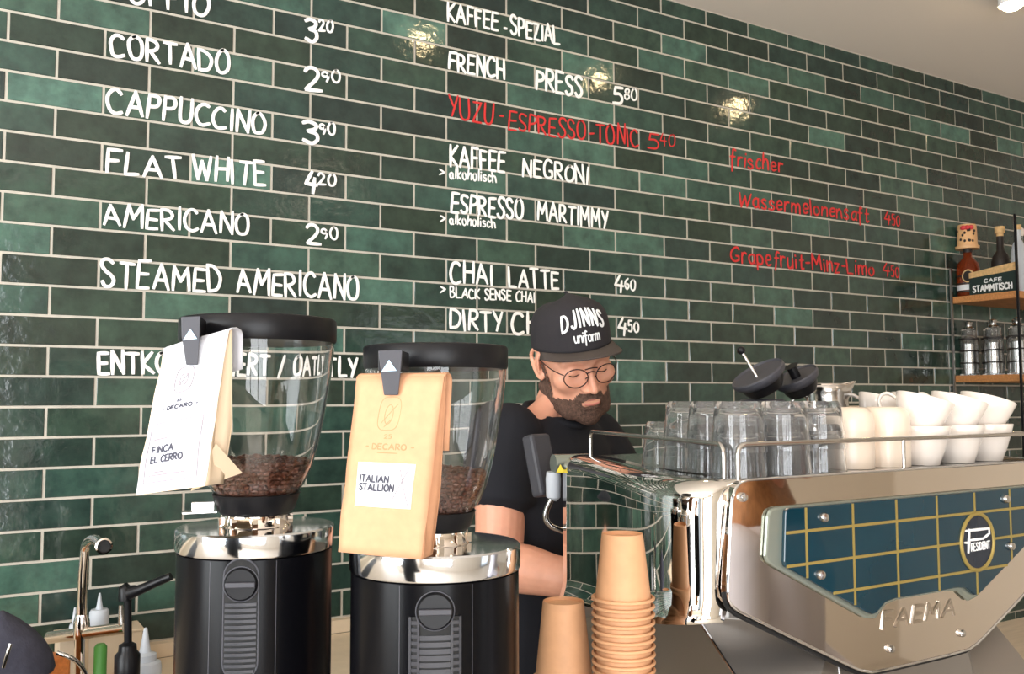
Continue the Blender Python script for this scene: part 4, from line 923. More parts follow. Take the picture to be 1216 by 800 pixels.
# glass jars on the lower shelf
jf = None
for k, px in enumerate((1147, 1161, 1176, 1191, 1205)):
    y = sy(px) + .0; x = xb + (.0, .07, .0, .07, .0)[k] + .0
    if jf is None:
        j = thing('storage_jar', 'x', 'jar'); r = .036
        MB().lathe([(0, 0), (r, 0), (r, .004), (r, .15), (r - .006, .158), (r - .008, .19), (0, .19), (0, .186), (r - .011, .186), (r - .009, .157), (r - .003, .149), (r - .003, .006), (0, .006)], 40).build('jar_body', M['glass'], j, world=False, angle=50)
        for z in (.048, .098, .148): MB().lathe([(r, z), (r + .0012, z), (r + .0012, z + .006), (r, z + .006)], 40, closed=True).build('band', M['darkprint'], j, world=False)
        MB().lathe([(0, .19), (.020, .19), (.022, .196), (.012, .204), (.012, .21), (.016, .222), (0, .228)], 28).build('lid_knob', M['steel'], j, world=False)
        MB().lathe([(0, .0075), (r - .005, .0075), (r - .005, .13), (0, .132)], 28).build('inner_tin', M['steel'], j, world=False)
        jf = j
    else: j = copy_tree(jf)
    j.location = (x, y, zl_ + .0005)
    tag(j, ('banded glass jar nearest the tiled wall on the lower shelf', 'second banded glass jar from the tiled wall', 'middle banded glass jar on the lower shelf', 'fourth banded glass jar from the tiled wall', 'banded glass jar at the outer post of the lower shelf')[k], 'jar', 'glass jars on the lower shelf')

# ================================================================== SINK CORNER AT LOWER LEFT
fx = at(97, 700, 1.93); t = thing('faucet', 'chrome bridge mixer faucet with upright spout on back worktop', 'faucet', (fx.x, fx.y, 1.0))
sp_ = MB(); tp = at(102, 649, 1.93)
sp_.tube([at(97, 752, 1.93), at(97, 730, 1.93), at(98.5, 680, 1.93), at(101, 652, 1.93)], [.0105, .0105, .0098, .009], 20); sp_.build('spout_column', M['chrome'], t)
MB().tube(smooth_curve([at(101, 652, 1.93), at(104, 644, 1.92), at(112, 640, 1.88), at(122, 648, 1.80)], 6), [.0095] * 19, 18).build('spout_arm', M['chrome'], t)
e0, e1 = at(122, 647, 1.80), at(124.5, 649.5, 1.765); ax = (e1 - e0).normalized(); mr_ = rot_to(ax); nz = MB().lathe([(0, 0), (.0145, 0), (.0155, .004), (.0155, .024), (.0125, .0255), (.0115, .021), (0, .021)], 28, e0, mtx=mr_).build('nozzle', M['chrome'], t)
MB().lathe([(0, .0212), (.0112, .0212), (.0112, .022), (0, .022)], 24, e0, mtx=mr_).build('aerator', M['rubber'], nz)
MB().tube([at(58, 757, 1.95), at(97, 752, 1.93), at(150, 745, 1.90)], .0125, 20).build('bridge', M['chrome'], t)
MB().tube([at(97, 757, 1.93), at(97, 738, 1.93), at(97, 729, 1.93)], [.016, .016, .012], 20).build('column_base', M['chrome'], t)
MB().tube([at(145, 747, 1.90), at(144, 735, 1.90), at(143.5, 718, 1.90)], [.009, .006, .0045], 14).build('tap_lever', M['steel'], t)
for px in (97,): MB().tube([at(px, 756, 1.93), Vector((at(px, 790, 1.93).x, at(px, 790, 1.93).y, 1.0))], .014, 18).build('riser', M['chrome'], t)
b0 = at(83, 745, 2.02)
# pump dispenser
q = at(152, 752, 1.78); t = thing('pump_dispenser', 'black pump dispenser with long angled spout in the sink corner', 'dispenser', (q.x, q.y, 1.0))
P_ = lambda x, y: at(x, y, 1.78)
MB().tube([P_(152, 772), P_(152, 700)], .0065, 16).build('pump_stem', M['chrome'], t)
MB().tube([P_(152, 768), P_(152, 750), P_(151.5, 703)], .0072, 16).build('stem_sleeve', M['blackplastic'], t)
MB().tube([P_(149, 712), P_(149, 698), P_(152, 695.5)], [.013, .0125, .008], 18).build('pump_head', M['blackplastic'], t)
MB().tube([P_(153, 704), P_(166, 700), P_(185, 691.5), P_(203, 684)], [.0135, .0095, .0082, .0078], 16).build('pump_spout', M['blackplastic'], t)
MB().lathe([(0, 1.0), (.036, 1.0), (.038, 1.006), (.038, 1.045), (.026, 1.062), (.0215, 1.068), (0, 1.068)], 36, (q.x, q.y, 0)).build('bottle', M['blackplastic'], t)
zc0 = P_(152, 785).z
MB().lathe([(0, 1.066), (.0225, 1.066), (.0235, 1.072), (.0235, P_(152, 777).z), (.017, P_(152, 772).z), (.016, P_(152, 765).z), (.008, P_(152, 762).z), (0, P_(152, 762).z)], 32, (q.x, q.y, 0)).build('pump_collar', M['blackplastic'], t)
# squeeze bottles
def squeeze(px, ytip, d, s, label, z0):
    q = at(px, ytip, d); zt2 = q.z; t = thing('squeeze_bottle', label, 'bottle', (q.x, q.y, z0), 'milky squeeze bottles')
    MB().lathe([(0, z0), (.029 * s, z0), (.031 * s, z0 + .004), (.031 * s, zt2 - .075 * s), (.029 * s, zt2 - .066 * s), (.020 * s, zt2 - .062 * s), (0, zt2 - .062 * s)], 32, (q.x, q.y, 0)).build('bottle_body', M['squeeze'], t, angle=40)
    MB().lathe([(0, zt2 - .063 * s), (.021 * s, zt2 - .063 * s), (.021 * s, zt2 - .050 * s), (.011 * s, zt2 - .046 * s), (.0085 * s, zt2 - .034 * s), (.0035 * s, zt2 - .002), (.002 * s, zt2), (0, zt2)], 28, (q.x, q.y, 0)).build('nozzle_cap', M['squeeze'], t, angle=40)
squeeze(173, 745, 1.87, 1.04, 'milky squeeze bottle beside the black pump dispenser', 1.0)
bx = on_y(110, 760, -.07)
t = thing('storage_box', 'low pale box against the tiles behind the faucet', 'box', (.20, -.075, 1.0))
zb_ = on_y(117, 745, -.06).z
MB().box((.215, -.075, (1.0 + zb_) / 2 + .0), (.17, .085, zb_ - 1.0 - .001)).build('box_body', M['stone'], t, smooth=False, bevel=.003)
MB().box((.215, -.075, zb_ - .003), (.176, .09, .006)).build('box_lid', M['stone'], t, smooth=False, bevel=.002)
def small_squeeze(px, d_y, ytip, ybase, s, label):
    q = on_y(px, ybase, d_y); zt2 = on_y(px, ytip, d_y).z; z0 = zb_
    t = thing('squeeze_bottle', label, 'bottle', (q.x, d_y, z0), 'milky squeeze bottles')
    MB().lathe([(0, z0), (.019 * s, z0), (.0205 * s, z0 + .003), (.0205 * s, zt2 - .040), (.017 * s, zt2 - .035), (0, zt2 - .035)], 28, (q.x, d_y, 0)).build('bottle_body', M['squeeze'], t)
    MB().lathe([(0, zt2 - .036), (.0085 * s, zt2 - .036), (.006, zt2 - .026), (.002, zt2), (0, zt2)], 20, (q.x, d_y, 0)).build('nozzle_cap', M['squeeze'], t)
small_squeeze(117.5, -.075, 704, 744, 1.0, 'small milky squeeze bottle right behind the faucet column')
small_squeeze(88.5, -.075, 721, 746, .55, 'slim white squeeze bottle left of the faucet column')
q = at(119, 785, 1.86); t = thing('green_bottle', 'small bottle with green label below the faucet', 'bottle', (q.x, q.y, 1.0))
zt2 = at(119, 768, 1.86).z; MB().lathe([(0, 1.0), (.012, 1.0), (.0125, 1.002), (.0125, zt2), (.008, zt2 + .006), (0, zt2 + .006)], 24, (q.x, q.y, 0)).build('bottle_body', M['green'], t)
# wooden board with a dark cloth over something round
q = at(30, 790, 1.80); t = thing('cutting_board', 'orange wooden board under the dark cloth at the left edge', 'board', (q.x - .02, q.y, 1.0))
zt3 = at(60, 783, 1.80).z
MB().box((q.x - .03, q.y - .0, (1.0 + zt3) / 2), (.19, .12, zt3 - 1.0), Matrix.Rotation(.5, 3, 'Z')).build('board_body', M['orangewood'], t, smooth=False, bevel=.008)
MB().tube(smooth_curve([at(68, 775, 1.73), at(80, 779, 1.73), at(92, 786, 1.74), at(101, 799, 1.75), at(104, 812, 1.76)], 5), .0042, 10).build('wire_handle', M['steel'], t)
q2 = at(18, 765, 1.70); cl = thing('dark_cloth', 'charcoal cloth hood draped over a rounded shape at the left edge', 'cloth', (q2.x, q2.y, zt3))
mb = MB(); rows_ = []
prof = [(1.0, 0), (1.04, .12), (1.0, .3), (.95, .5), (.82, .72), (.6, .89), (.3, .98), (.05, 1.0)]
for r, z in prof:
    row = []
    for k in range(40):
        a = 2 * PI * k / 40; n_ = 1 + .06 * noise.noise(Vector((math.cos(a) * 1.5, math.sin(a) * 1.5, z * 2)))
        row.append(Vector((q2.x - .02 + .088 * r * n_ * math.cos(a), q2.y + .055 * r * n_ * math.sin(a), zt3 + .001 + z * (.118 - .055 * max(0, math.cos(a)) * r))))
    rows_.append(row)
mb.grid(rows_, True); mb.add([rows_[-1][k] for k in range(40)], [tuple(range(40))]); mb.build('cloth_body', M['felt'], cl, angle=70)
MB().tube([at(4, 792, 1.63), at(9, 775, 1.625), at(12.5, 764, 1.63)], .0035, 10).build('metal_clasp', M['steel'], cl)

# ================================================================== PEOPLE
def sd_ball(p, c, r): return np.linalg.norm(p - np.array(c), axis=1) - r
def sd_ell(p, c, r):
    q = (p - np.array(c)); r = np.array(r); k0 = np.linalg.norm(q / r, axis=1); k1 = np.linalg.norm(q / (r * r), axis=1) + 1e-9; return k0 * (k0 - 1) / k1
def sd_cap(p, a, b, ra, rb):
    a = np.array(a); b = np.array(b); ab = b - a; t = np.clip((p - a) @ ab / (ab @ ab), 0, 1); return np.linalg.norm(p - a - t[:, None] * ab, axis=1) - (ra + (rb - ra) * t)
def smin(a, b, k): h = np.clip(.5 + .5 * (b - a) / k, 0, 1); return b + (a - b) * h - k * h * (1 - h)
def smax(a, b, k): return -smin(-a, -b, k)
def head_sdf(p, fem=0.0):
    d = sd_ell(p, (0, -.014, .036), (.076, .096, .086))
    d = smin(d, sd_ell(p, (0, .020, -.020), (.064, .072, .085)), .02)
    d = smin(d, sd_ell(p, (0, .028, -.078), (.050 - .006 * fem, .052, .036)), .022)
    for s in (-1, 1):
        d = smin(d, sd_cap(p, (s * .060, -.015, -.055), (s * .034, .055, -.092), .014, .014), .02)
        d = smin(d, sd_ball(p, (s * .046, .062, -.022), .022), .022)
        d = smin(d, sd_cap(p, (s * .012, .088, .022), (s * .046, .072, .020), .011, .010), .014)
    d = smin(d, sd_ball(p, (0, .070, -.100), .021), .02)
    for s in (-1, 1): d = smax(d, -sd_ball(p, (s * .033, .1015, -.003), .0205), .012)
    for s in (-1, 1): d = smin(d, sd_ball(p, (s * .032, .0745, -.002), .0142), .004)
    d = smin(d, sd_cap(p, (0, .090, .010), (0, .117, -.036), .0066, .0096), .009)
    for s in (-1, 1): d = smin(d, sd_ball(p, (s * .0118, .101, -.040), .0082), .007)
    d = smin(d, sd_ell(p, (0, .081, -.068), (.026, .015, .018)), .012)
    d = smin(d, sd_cap(p, (-.018, .0925, -.0635), (.018, .0925, -.0635), .0048, .0048), .005)
    d = smin(d, sd_cap(p, (-.015, .0930, -.0735), (.015, .0930, -.0735), .0056, .0056), .005)
    d = smax(d, -sd_cap(p, (-.023, .1005, -.0685), (.023, .1005, -.0685), .0022, .0022), .003)
    return d
HC = np.array((0, .008, -.012))
def head_dirs(nu, nv):
    out = np.zeros((nv, nu, 3))
    for j in range(nv):
        th = PI * (j + .5) / nv
        for i in range(nu): a = 2 * PI * i / nu; out[j, i] = (math.sin(th) * math.sin(a), math.sin(th) * math.cos(a), math.cos(th))
    return out
def head_surface(dirs, fem=0.0, off=0.0):
    D = dirs.reshape(-1, 3); r = np.full(len(D), .2)
    for _ in range(70): r -= (head_sdf(HC + D * r[:, None], fem) - off) * .6
    return (HC + D * r[:, None]).reshape(dirs.shape)
def remesh(mb, name, m, voxel, smooth_it, parent=None, world=True):
    o = mb.build(name, m, None, smooth=False)
    r = o.modifiers.new('r', 'REMESH'); r.mode = 'VOXEL'; r.voxel_size = voxel
    s = o.modifiers.new('s', 'SMOOTH'); s.iterations = smooth_it; s.factor = .5
    me = bpy.data.meshes.new_from_object(o.evaluated_get(bpy.context.evaluated_depsgraph_get())); old = o.data; o.modifiers.clear(); o.data = me; bpy.data.meshes.remove(old); me.name = name
    if not me.materials: me.materials.append(m)
    me.shade_smooth()
    if parent is not None:
        off = Vector(parent.location); me.transform(Matrix.Translation(-off)); o.parent = parent
    return o
def ell_ring(c, xa, ya, rx, ry, n=28): return [Vector(c) + Vector(xa) * (rx * math.cos(2 * PI * k / n)) + Vector(ya) * (ry * math.sin(2 * PI * k / n)) for k in range(n)]
def limb(mb, pts, rs, seg=20):
    P = smooth_curve([tuple(p) + () for p in pts], 6); n = len(pts) - 1; R = []
    for i in range(len(P)):
        u = i / 6; k = min(int(u), n - 1); f = u - k; f = f * f * (3 - 2 * f); R.append(rs[k] * (1 - f) + rs[k + 1] * f)
    mb.tube(P, R, seg); mb.ball(P[0], R[0], 16, 10); mb.ball(P[-1], R[-1], 16, 10)
def hand(mb, wrist, fwd, palm_n, s=1.0, right=True):
    """palm plus five unequal bent fingers; fwd along the forearm, palm_n out of the palm"""
    fwd = fwd.normalized(); side = fwd.cross(palm_n).normalized(); pn = side.cross(fwd).normalized()
    if not right: side = -side
    c0 = wrist; c1 = wrist + fwd * .085 * s
    rings = [ell_ring(c0.lerp(c1, t), side, pn, w_, h_, 18) for t, w_, h_ in ((-.1, .027, .021), (.2, .032, .019), (.6, .040, .017), (1.0, .041, .013))]
    mb.loft(rings)
    for k, (o_, L) in enumerate(((-.029, .066), (-.010, .078), (.010, .084), (.029, .075))):
        p = c1 + side * o_ - fwd * .008; d = fwd; pts = [p]
        for j, seg in enumerate((.45, .32, .23)):
            ang = (.45, .55, .4)[j]; d = (d * math.cos(ang) + pn * math.sin(ang)).normalized(); p = p + d * L * seg * s; pts.append(p)
        mb.tube(smooth_curve(pts, 4), [.0088 * s] * 9 + [.0082 * s] * 3 + [.007 * s], 12); mb.ball(pts[-1], .0072 * s, 10, 8)
    p = c0 + side * .028 + fwd * .025; d = (side * .75 + fwd * .6 + pn * .35).normalized(); p1 = p + d * .034; p2 = p1 + (fwd * .9 + side * .25 + pn * .45).normalized() * .032; p3 = p2 + (fwd * .9 + pn * .6).normalized() * .024
    mb.tube(smooth_curve([p, p1, p2, p3], 4), [.0135] * 4 + [.0110] * 4 + [.0098] * 4 + [.008], 12); mb.ball(p3, .0082, 10, 8)
def ear(mb, H, C, s):
    f = lambda x, y, z: C + H @ Vector((s * x, y, z))
    base = .071
    pts = [f(base - .002, .004, -.022), f(base + .004, -.002, -.034), f(base + .010, -.014, -.026), f(base + .014, -.026, -.004), f(base + .015, -.030, .014), f(base + .012, -.022, .028), f(base + .007, -.008, .030), f(base + .001, .002, .018)]
    mb.tube(smooth_curve(pts, 5), [.0048] * 36, 10)
    mb.tube(smooth_curve([f(base + .002, .0, -.020), f(base + .007, -.011, -.012), f(base + .008, -.016, .006), f(base + .004, -.008, .018)], 5), [.0055] * 16, 10)
    m3 = H @ Matrix.Rotation(-s * .42, 3, 'Z'); mb.ball(f(base + .005, -.012, .0), (.0045, .020, .029), 16, 12, m3)

ROLL = 11
# ---- the man behind the machine
HCW = at(681, 425, 2.02); pit = math.radians(19); yaw = math.radians(-13)
fwd = Vector((math.sin(yaw) * math.cos(pit), -math.cos(yaw) * math.cos(pit), -math.sin(pit)))
right = fwd.cross(Vector((0, 0, 1))).normalized(); upv = right.cross(fwd).normalized()
roll = Matrix.Rotation(math.radians(ROLL), 3, fwd); right = roll @ right; upv = roll @ upv
HM = Matrix((right, fwd, upv)).transposed()                        # head frame: x his right, y forward, z up
def hp(x, y, z): return HCW + HM @ Vector((x, y, z))
SR, SL = at(604, 520, 1.96), at(704, 524, 2.17); Sc = (SR + SL) / 2
sx = (SR - SL); sx.z = 0; sx.normalize(); sy_ = Vector((0, 0, 1)).cross(sx)      # across the chest, and forward
if sy_.dot(Vector((0, -1, 0))) < 0: sy_ = -sy_
PEL = Vector((Sc.x - .02, Sc.y + .05, .96))
man = thing('person', 'bearded man in black T-shirt and cap, looking down behind the machine', 'person', (PEL.x, PEL.y, 0))
eR, wR = at(590, 672, 1.88), at(705, 692, 1.80); eL, wL = at(765, 640, 2.10), at(730, 705, 1.95)
sk = MB()
hs = head_surface(head_dirs(120, 96)); rings = [[hp(*hs[j, i]) for i in range(120)] for j in range(96)]; sk.loft(rings)
for s in (-1, 1): ear(sk, HM, HCW, s)
NB = Sc + Vector((0, 0, .035)) + sy_ * .0
nk0 = hp(0, -.018, -.06)
limb(sk, [nk0, nk0.lerp(NB, .55) + Vector((0, .006, 0)), NB + Vector((0, 0, -.03)), NB + Vector((0, 0, -.10))], [.052, .056, .062, .07])
for s in (-1, 1): limb(sk, [nk0.lerp(NB, .45) + sx * s * .03, NB + sx * s * .085 + Vector((0, 0, -.02)), NB + sx * s * .13 + Vector((0, 0, -.05))], [.03, .042, .04])
limb(sk, [SR + Vector((0, 0, -.01)), SR.lerp(eR, .35) + sx * .008, SR.lerp(eR, .75), eR], [.058, .056, .051, .043])
limb(sk, [eR, eR.lerp(wR, .28) + Vector((0, 0, .004)), eR.lerp(wR, .65), wR], [.043, .049, .041, .030])
hand(sk, wR, wR - eR, Vector((0, 0, -1)), 1.0, True)
limb(sk, [SL, SL.lerp(eL, .4), eL], [.056, .052, .042]); limb(sk, [eL, eL.lerp(wL, .3), wL], [.042, .046, .030]); hand(sk, wL, wL - eL, Vector((0, 0, -1)), 1.0, False)
tz = lambda z, rx, ry, dy=0.0: ell_ring(Vector((PEL.x + (Sc.x - PEL.x) * max(0, (z - .96) / (Sc.z - .96)), PEL.y + (Sc.y - PEL.y) * max(0, (z - .96) / (Sc.z - .96)), z)) + sy_ * dy, sx, sy_, rx, ry)
sk.loft([tz(.88, .14, .10), tz(1.0, .145, .10), tz(1.12, .135, .092), tz(1.28, .155, .10), tz(1.38, .17, .098), tz(Sc.z - .005, .16, .075)])
legs = []
for s in (-1, 1):
    hip = PEL + sx * s * .085 + Vector((0, 0, -.05)); kn = hip + Vector((0, 0, -.42)) + sy_ * .02; an = kn + Vector((0, 0, -.41)) - sy_ * .01
    legs.append((hip, kn, an)); limb(sk, [hip, kn, an], [.075, .052, .036]); limb(sk, [an, an + sy_ * .10 + Vector((0, 0, -.045))], [.036, .03])
remesh(sk, 'body', M['skin'], .0030, 3, man)
# hair, beard, brows: thin shells grown from the head's own surface
def shell(name, m, cond, offf, nu=150, nv=120):
    dirs = head_dirs(nu, nv); base = head_surface(dirs); off = np.zeros((nv, nu)); ok = np.zeros((nv, nu), bool)
    for j in range(nv):
        for i in range(nu):
            q = base[j, i]; v = cond(q)
            if v > 0: ok[j, i] = True; off[j, i] = offf(q, v)
    mb = MB(); idx = {}
    def vid(j, i, o_):
        k = (j, i, o_)
        if k not in idx:
            d = dirs[j, i]; q = base[j, i] + d * (off[j, i] if o_ else -.003); idx[k] = len(mb.v); mb.v.append(hp(*q))
        return idx[k]
    for j in range(nv - 1):
        for i in range(nu):
            i2 = (i + 1) % nu
            if ok[j, i] and ok[j, i2] and ok[j + 1, i] and ok[j + 1, i2]: mb.f.append((vid(j, i, 1), vid(j, i2, 1), vid(j + 1, i2, 1), vid(j + 1, i, 1))); mb.mi.append(0)
    o = mb.build(name, m, man); return o
def nz(q, s): return noise.noise(Vector((q[0] * s, q[1] * s, q[2] * s)))
def beard_cond(q):
    x, y, z = q; ax = abs(x)
    if y < -.022: return 0
    v = 1e9
    edge = -.052 + .0 * ax
    top = -.047 if ax < .024 else -.047 - .016 * min(1, (ax - .024) / .012)                 # below the cheek
    top = max(top, .006 - max(0, y - .004) * 2.6)                                           # up the sideburn
    v = top - z
    # leave the lips free
    lip = (x / .0205) ** 2 + ((z + .0690) / .0072) ** 2
    if y > .06: v = min(v, (lip - 1) * .006)
    # clear of the nose tip
    if y > .094 and z > -.052: v = min(v, -.001)
    if z < -.128: v = -1
    return v + nz(q, 90) * .003
shell('beard', M['beard'], beard_cond, lambda q, v: min(.0065 + (.003 if q[2] < -.085 else 0), .0012 + v * .5) + .0012 * nz(q, 260))
shell('hair', M['hair'], lambda q: min(q[2] - (.0 if q[1] < -.045 else .015), .012 - q[1] + 0.0) if q[2] > -.045 + (0.02 if q[1] > -.06 else 0) else -1, lambda q, v: min(.003, .0008 + v * .2))
bmb = MB()
for s in (-1, 1):
    bw = [(.013, .030), (.024, .034), (.036, .034), (.048, .027)]
    for k in range(26):
        t_ = k / 25 * 2.999; i = int(t_); f = t_ - i; x = bw[i][0] + (bw[i + 1][0] - bw[i][0]) * f; z = bw[i][1] + (bw[i + 1][1] - bw[i][1]) * f - .010
        d = np.array([[[s * x, .098 - abs(x) * .35, z + .012]]]) - HC; d = d / np.linalg.norm(d); q = head_surface(d)[0, 0] + d[0, 0] * .0004
        bmb.tube([hp(*(q + np.array((s * -.003, 0, -.002)))), hp(*(q + np.array((s * .001, .0012, .0006)))), hp(*(q + np.array((s * .006, -.0006, .0022))))], [.0018, .0022, .0009], 6)
bmb.build('eyebrows', M['beard'], man)
lm = MB()
for s in (-1, 1):
    a = [np.array((s * (.020 + .025 * k / 10), .0, -.0065 - .003 * math.sin(PI * k / 10))) for k in range(11)]; pts = []
    for q in a:
        d = np.array([[[q[0], .088, q[2]]]]) - HC; d = d / np.linalg.norm(d); r = head_surface(d)[0, 0] + d[0, 0] * .0006; pts.append(hp(*r))
    lm.tube(pts, [.0006] + [.0013] * 9 + [.0007], 6)
lm.build('eyelashes', M['hair'], man)
lp = MB()
for z, r in ((-.0640, .0024), (-.0732, .0030)):
    pts = []
    for k in range(13):
        x = -.0195 + .039 * k / 12; d = np.array([[[x, .095, z - .002 * (abs(x) / .02) ** 2 * (1 if z > -.07 else -1.6)]]]) - HC; d = d / np.linalg.norm(d); pts.append(hp(*(head_surface(d)[0, 0] - d[0, 0] * .0022)))
    lp.tube(pts, [r * (.25 + .75 * math.sin(PI * (k + .4) / 12.8)) for k in range(13)], 8)
lp.build('lips', M['lip'], man)
# glasses: thin round frames
gl = thing('x', None, None); COL.objects.unlink(gl); bpy.data.objects.remove(gl)
fm = MB(); ln = MB(); gy = .1035
for s in (-1, 1):
    c = Vector((s * .0335, gy, -.008)); rim = []
    for k in range(40):
        a = 2 * PI * k / 40; x = .0245 * math.cos(a); z = .0215 * math.sin(a) * (1.0 if math.sin(a) < 0 else .93); rim.append(hp(c.x + x, c.y - .004 * (abs(c.x + x) / .06) ** 2 - .004 * (s * x / .024) + z * .10, c.z + z))
    fm.tube(rim, .0012, 8, True); ln.add(rim + [p + HM @ Vector((0, -.001, 0)) for p in rim], [tuple(range(40)), tuple(range(40, 80))[::-1]] + [(k, (k + 1) % 40, 40 + (k + 1) % 40, 40 + k) for k in range(40)])
    fm.tube(smooth_curve([hp(s * .057, gy - .010, .0), hp(s * .066, gy - .020, .004), hp(s * .0735, .05, .006), hp(s * .078, -.004, .010), hp(s * .079, -.03, .002)], 5), .0011, 8)
    fm.tube([hp(s * .010, gy, -.010), hp(s * .0095, gy - .010, -.016)], .0012, 6)
fm.tube(smooth_curve([hp(-.0095, gy + .001, -.001), hp(0, gy + .005, .003), hp(.0095, gy + .001, -.001)], 5), .0013, 8)
fm.tube(smooth_curve([hp(-.014, gy + .001, .008), hp(0, gy + .004, .0105), hp(.014, gy + .001, .008)], 5), .0011, 8)
gfo = fm.build('glasses_frame', M['wireframe'], man); ln.build('lenses', M['lens'], gfo)
# cap
CR = (.0850, .1035); cz0, ch = .041, .104
def cap_pt(a, h):
    """a: 0 at the front centre, towards his right positive; h 0..1 up the crown"""
    f = max(0, math.cos(a)); e = 3.4 + 2.2 * f; k = max(0, 1 - h ** e) ** (1 / 2.6); lean = -.006 * h * f
    return Vector((CR[0] * math.sin(a) * k, -.010 + (CR[1] + lean) * math.cos(a) * k - .010 * h, cz0 - .010 * (1 - math.cos(a)) + ch * h * (1 - .06 * (1 - f))))
cp = MB(); rows_ = []
for h in [0, .08, .18, .3, .42, .54, .66, .76, .84, .9, .94, .965, .982, .992, .997, .9993, 1.0]: rows_.append([hp(*cap_pt(2 * PI * k / 72, h)) for k in range(72)])
cp.grid(rows_, True); cap = cp.build('cap_crown', M['cap'], man, angle=80); s = cap.modifiers.new('thickness', 'SOLIDIFY'); s.thickness = .002
MB().ball(hp(0, -.020, cz0 + ch - .001), (.0055, .0055, .003), 12, 8).build('cap_button', M['cap'], cap)
br = MB(); rows_ = []
for f in [0, .12, .3, .5, .7, .85, .95, 1.0]:
    row = []
    for k in range(33):
        a = -1.22 + 2.44 * k / 32; b0 = cap_pt(a, .0); ex = math.cos(a / 1.22 * PI / 2) ** .55 * .084
        x = b0.x * (1 + .06 * f); y = b0.y + ex * f; z = b0.z + .001 - .012 * (abs(x) / .08) ** 2 * f + ex * f * .20 - .003 * f * f; row.append(hp(x, y, z))
    rows_.append(row)
br.grid(rows_); b_ = br.build('cap_brim', M['brim'], cap, angle=80); s = b_.modifiers.new('thickness', 'SOLIDIFY'); s.thickness = .0035; s.offset = 0
lt = MB()
def cap_fn(uc, vc):
    def q(u, v): return hp(*cap_pt(-u, v))
    p = q(uc, vc); du = q(uc + .01, vc) - p; dv = q(uc, vc + .01) - p; n_ = du.cross(dv).normalized()
    if n_.dot(p - hp(0, -.01, cz0 + .04)) < 0: n_ = -n_
    return p + n_ * .0016, n_
write(lt, 'DJINNS', lambda u, v: cap_fn(-.56 + 1.12 * u, .43 + v * .30 + .10 * math.sin(PI * u)), .0054, .0012, .0, gap=.40)
write(lt, 'uniform', lambda u, v: cap_fn(-.30 + .66 * u, .22 + v * .22 - .02 * u), .0030, .0010, .012, gap=.14)
lt.build('cap_lettering', M['thread'], cap, smooth=False)
# clothes
sh_ = MB()
sh_.loft([tz(.90, .175, .125), tz(1.02, .175, .122), tz(1.15, .172, .118, .004), tz(1.27, .185, .122, .008), tz(1.37, .20, .122, .008), tz(Sc.z - .02, .195, .100), tz(Sc.z + .026, .15, .076), tz(Sc.z + .052, .082, .066, .004)])
for S_, E_, f in ((SR, eR, .40), (SL, eL, .5)):
    m_ = S_.lerp(E_, f); limb(sh_, [S_ + Vector((0, 0, .002)), S_.lerp(E_, f * .5), m_], [.074, .078, .074])
    ax = (E_ - S_).normalized(); xa = ax.orthogonal().normalized(); ya = ax.cross(xa); sh_.loft([ell_ring(S_.lerp(E_, f * .6), xa, ya, .074, .074), ell_ring(S_.lerp(E_, f + .13), xa, ya, .071, .071)])
shirt = remesh(sh_, 't_shirt', M['tshirt'], .006, 5, man)
cn = NB + Vector((0, 0, .022)) + sy_ * .012; rr2 = [cn + sx * (.073 * math.cos(2 * PI * k / 32)) + sy_ * (.068 * math.sin(2 * PI * k / 32)) + Vector((0, 0, -.024 * math.sin(2 * PI * k / 32) - .0)) for k in range(32)]
MB().tube(rr2, .008, 10, True).build('collar', M['tshirt'], shirt)
tr_ = MB()
tr_.loft([tz(.80, .16, .118), tz(.9, .168, .122), tz(.99, .165, .118)])
for hip, kn, an in legs: limb(tr_, [hip + Vector((0, 0, .02)), hip.lerp(kn, .5), kn, an + Vector((0, 0, .02))], [.095, .088, .072, .06])
remesh(tr_, 'trousers', M['trousers'], .01, 4, man)
shoe = MB()
for hip, kn, an in legs: shoe.loft([ell_ring(Vector((an.x, an.y, 0.002)) - sy_ * .05 + sy_ * (.0), sx, sy_, .035, .04), ell_ring(Vector((an.x, an.y, .05)) , sx, sy_, .04, .07), ell_ring(Vector((an.x, an.y, .09)) - sy_ * .01, sx, sy_, .04, .05)]); shoe.loft([ell_ring(Vector((an.x, an.y, .002)) + sy_ * .05, sx, sy_, .045, .12), ell_ring(Vector((an.x, an.y, .03)) + sy_ * .05, sx, sy_, .046, .12), ell_ring(Vector((an.x, an.y, .06)) + sy_ * .04, sx, sy_, .036, .09)])
shoe.build('shoes', M['rubber'], man)

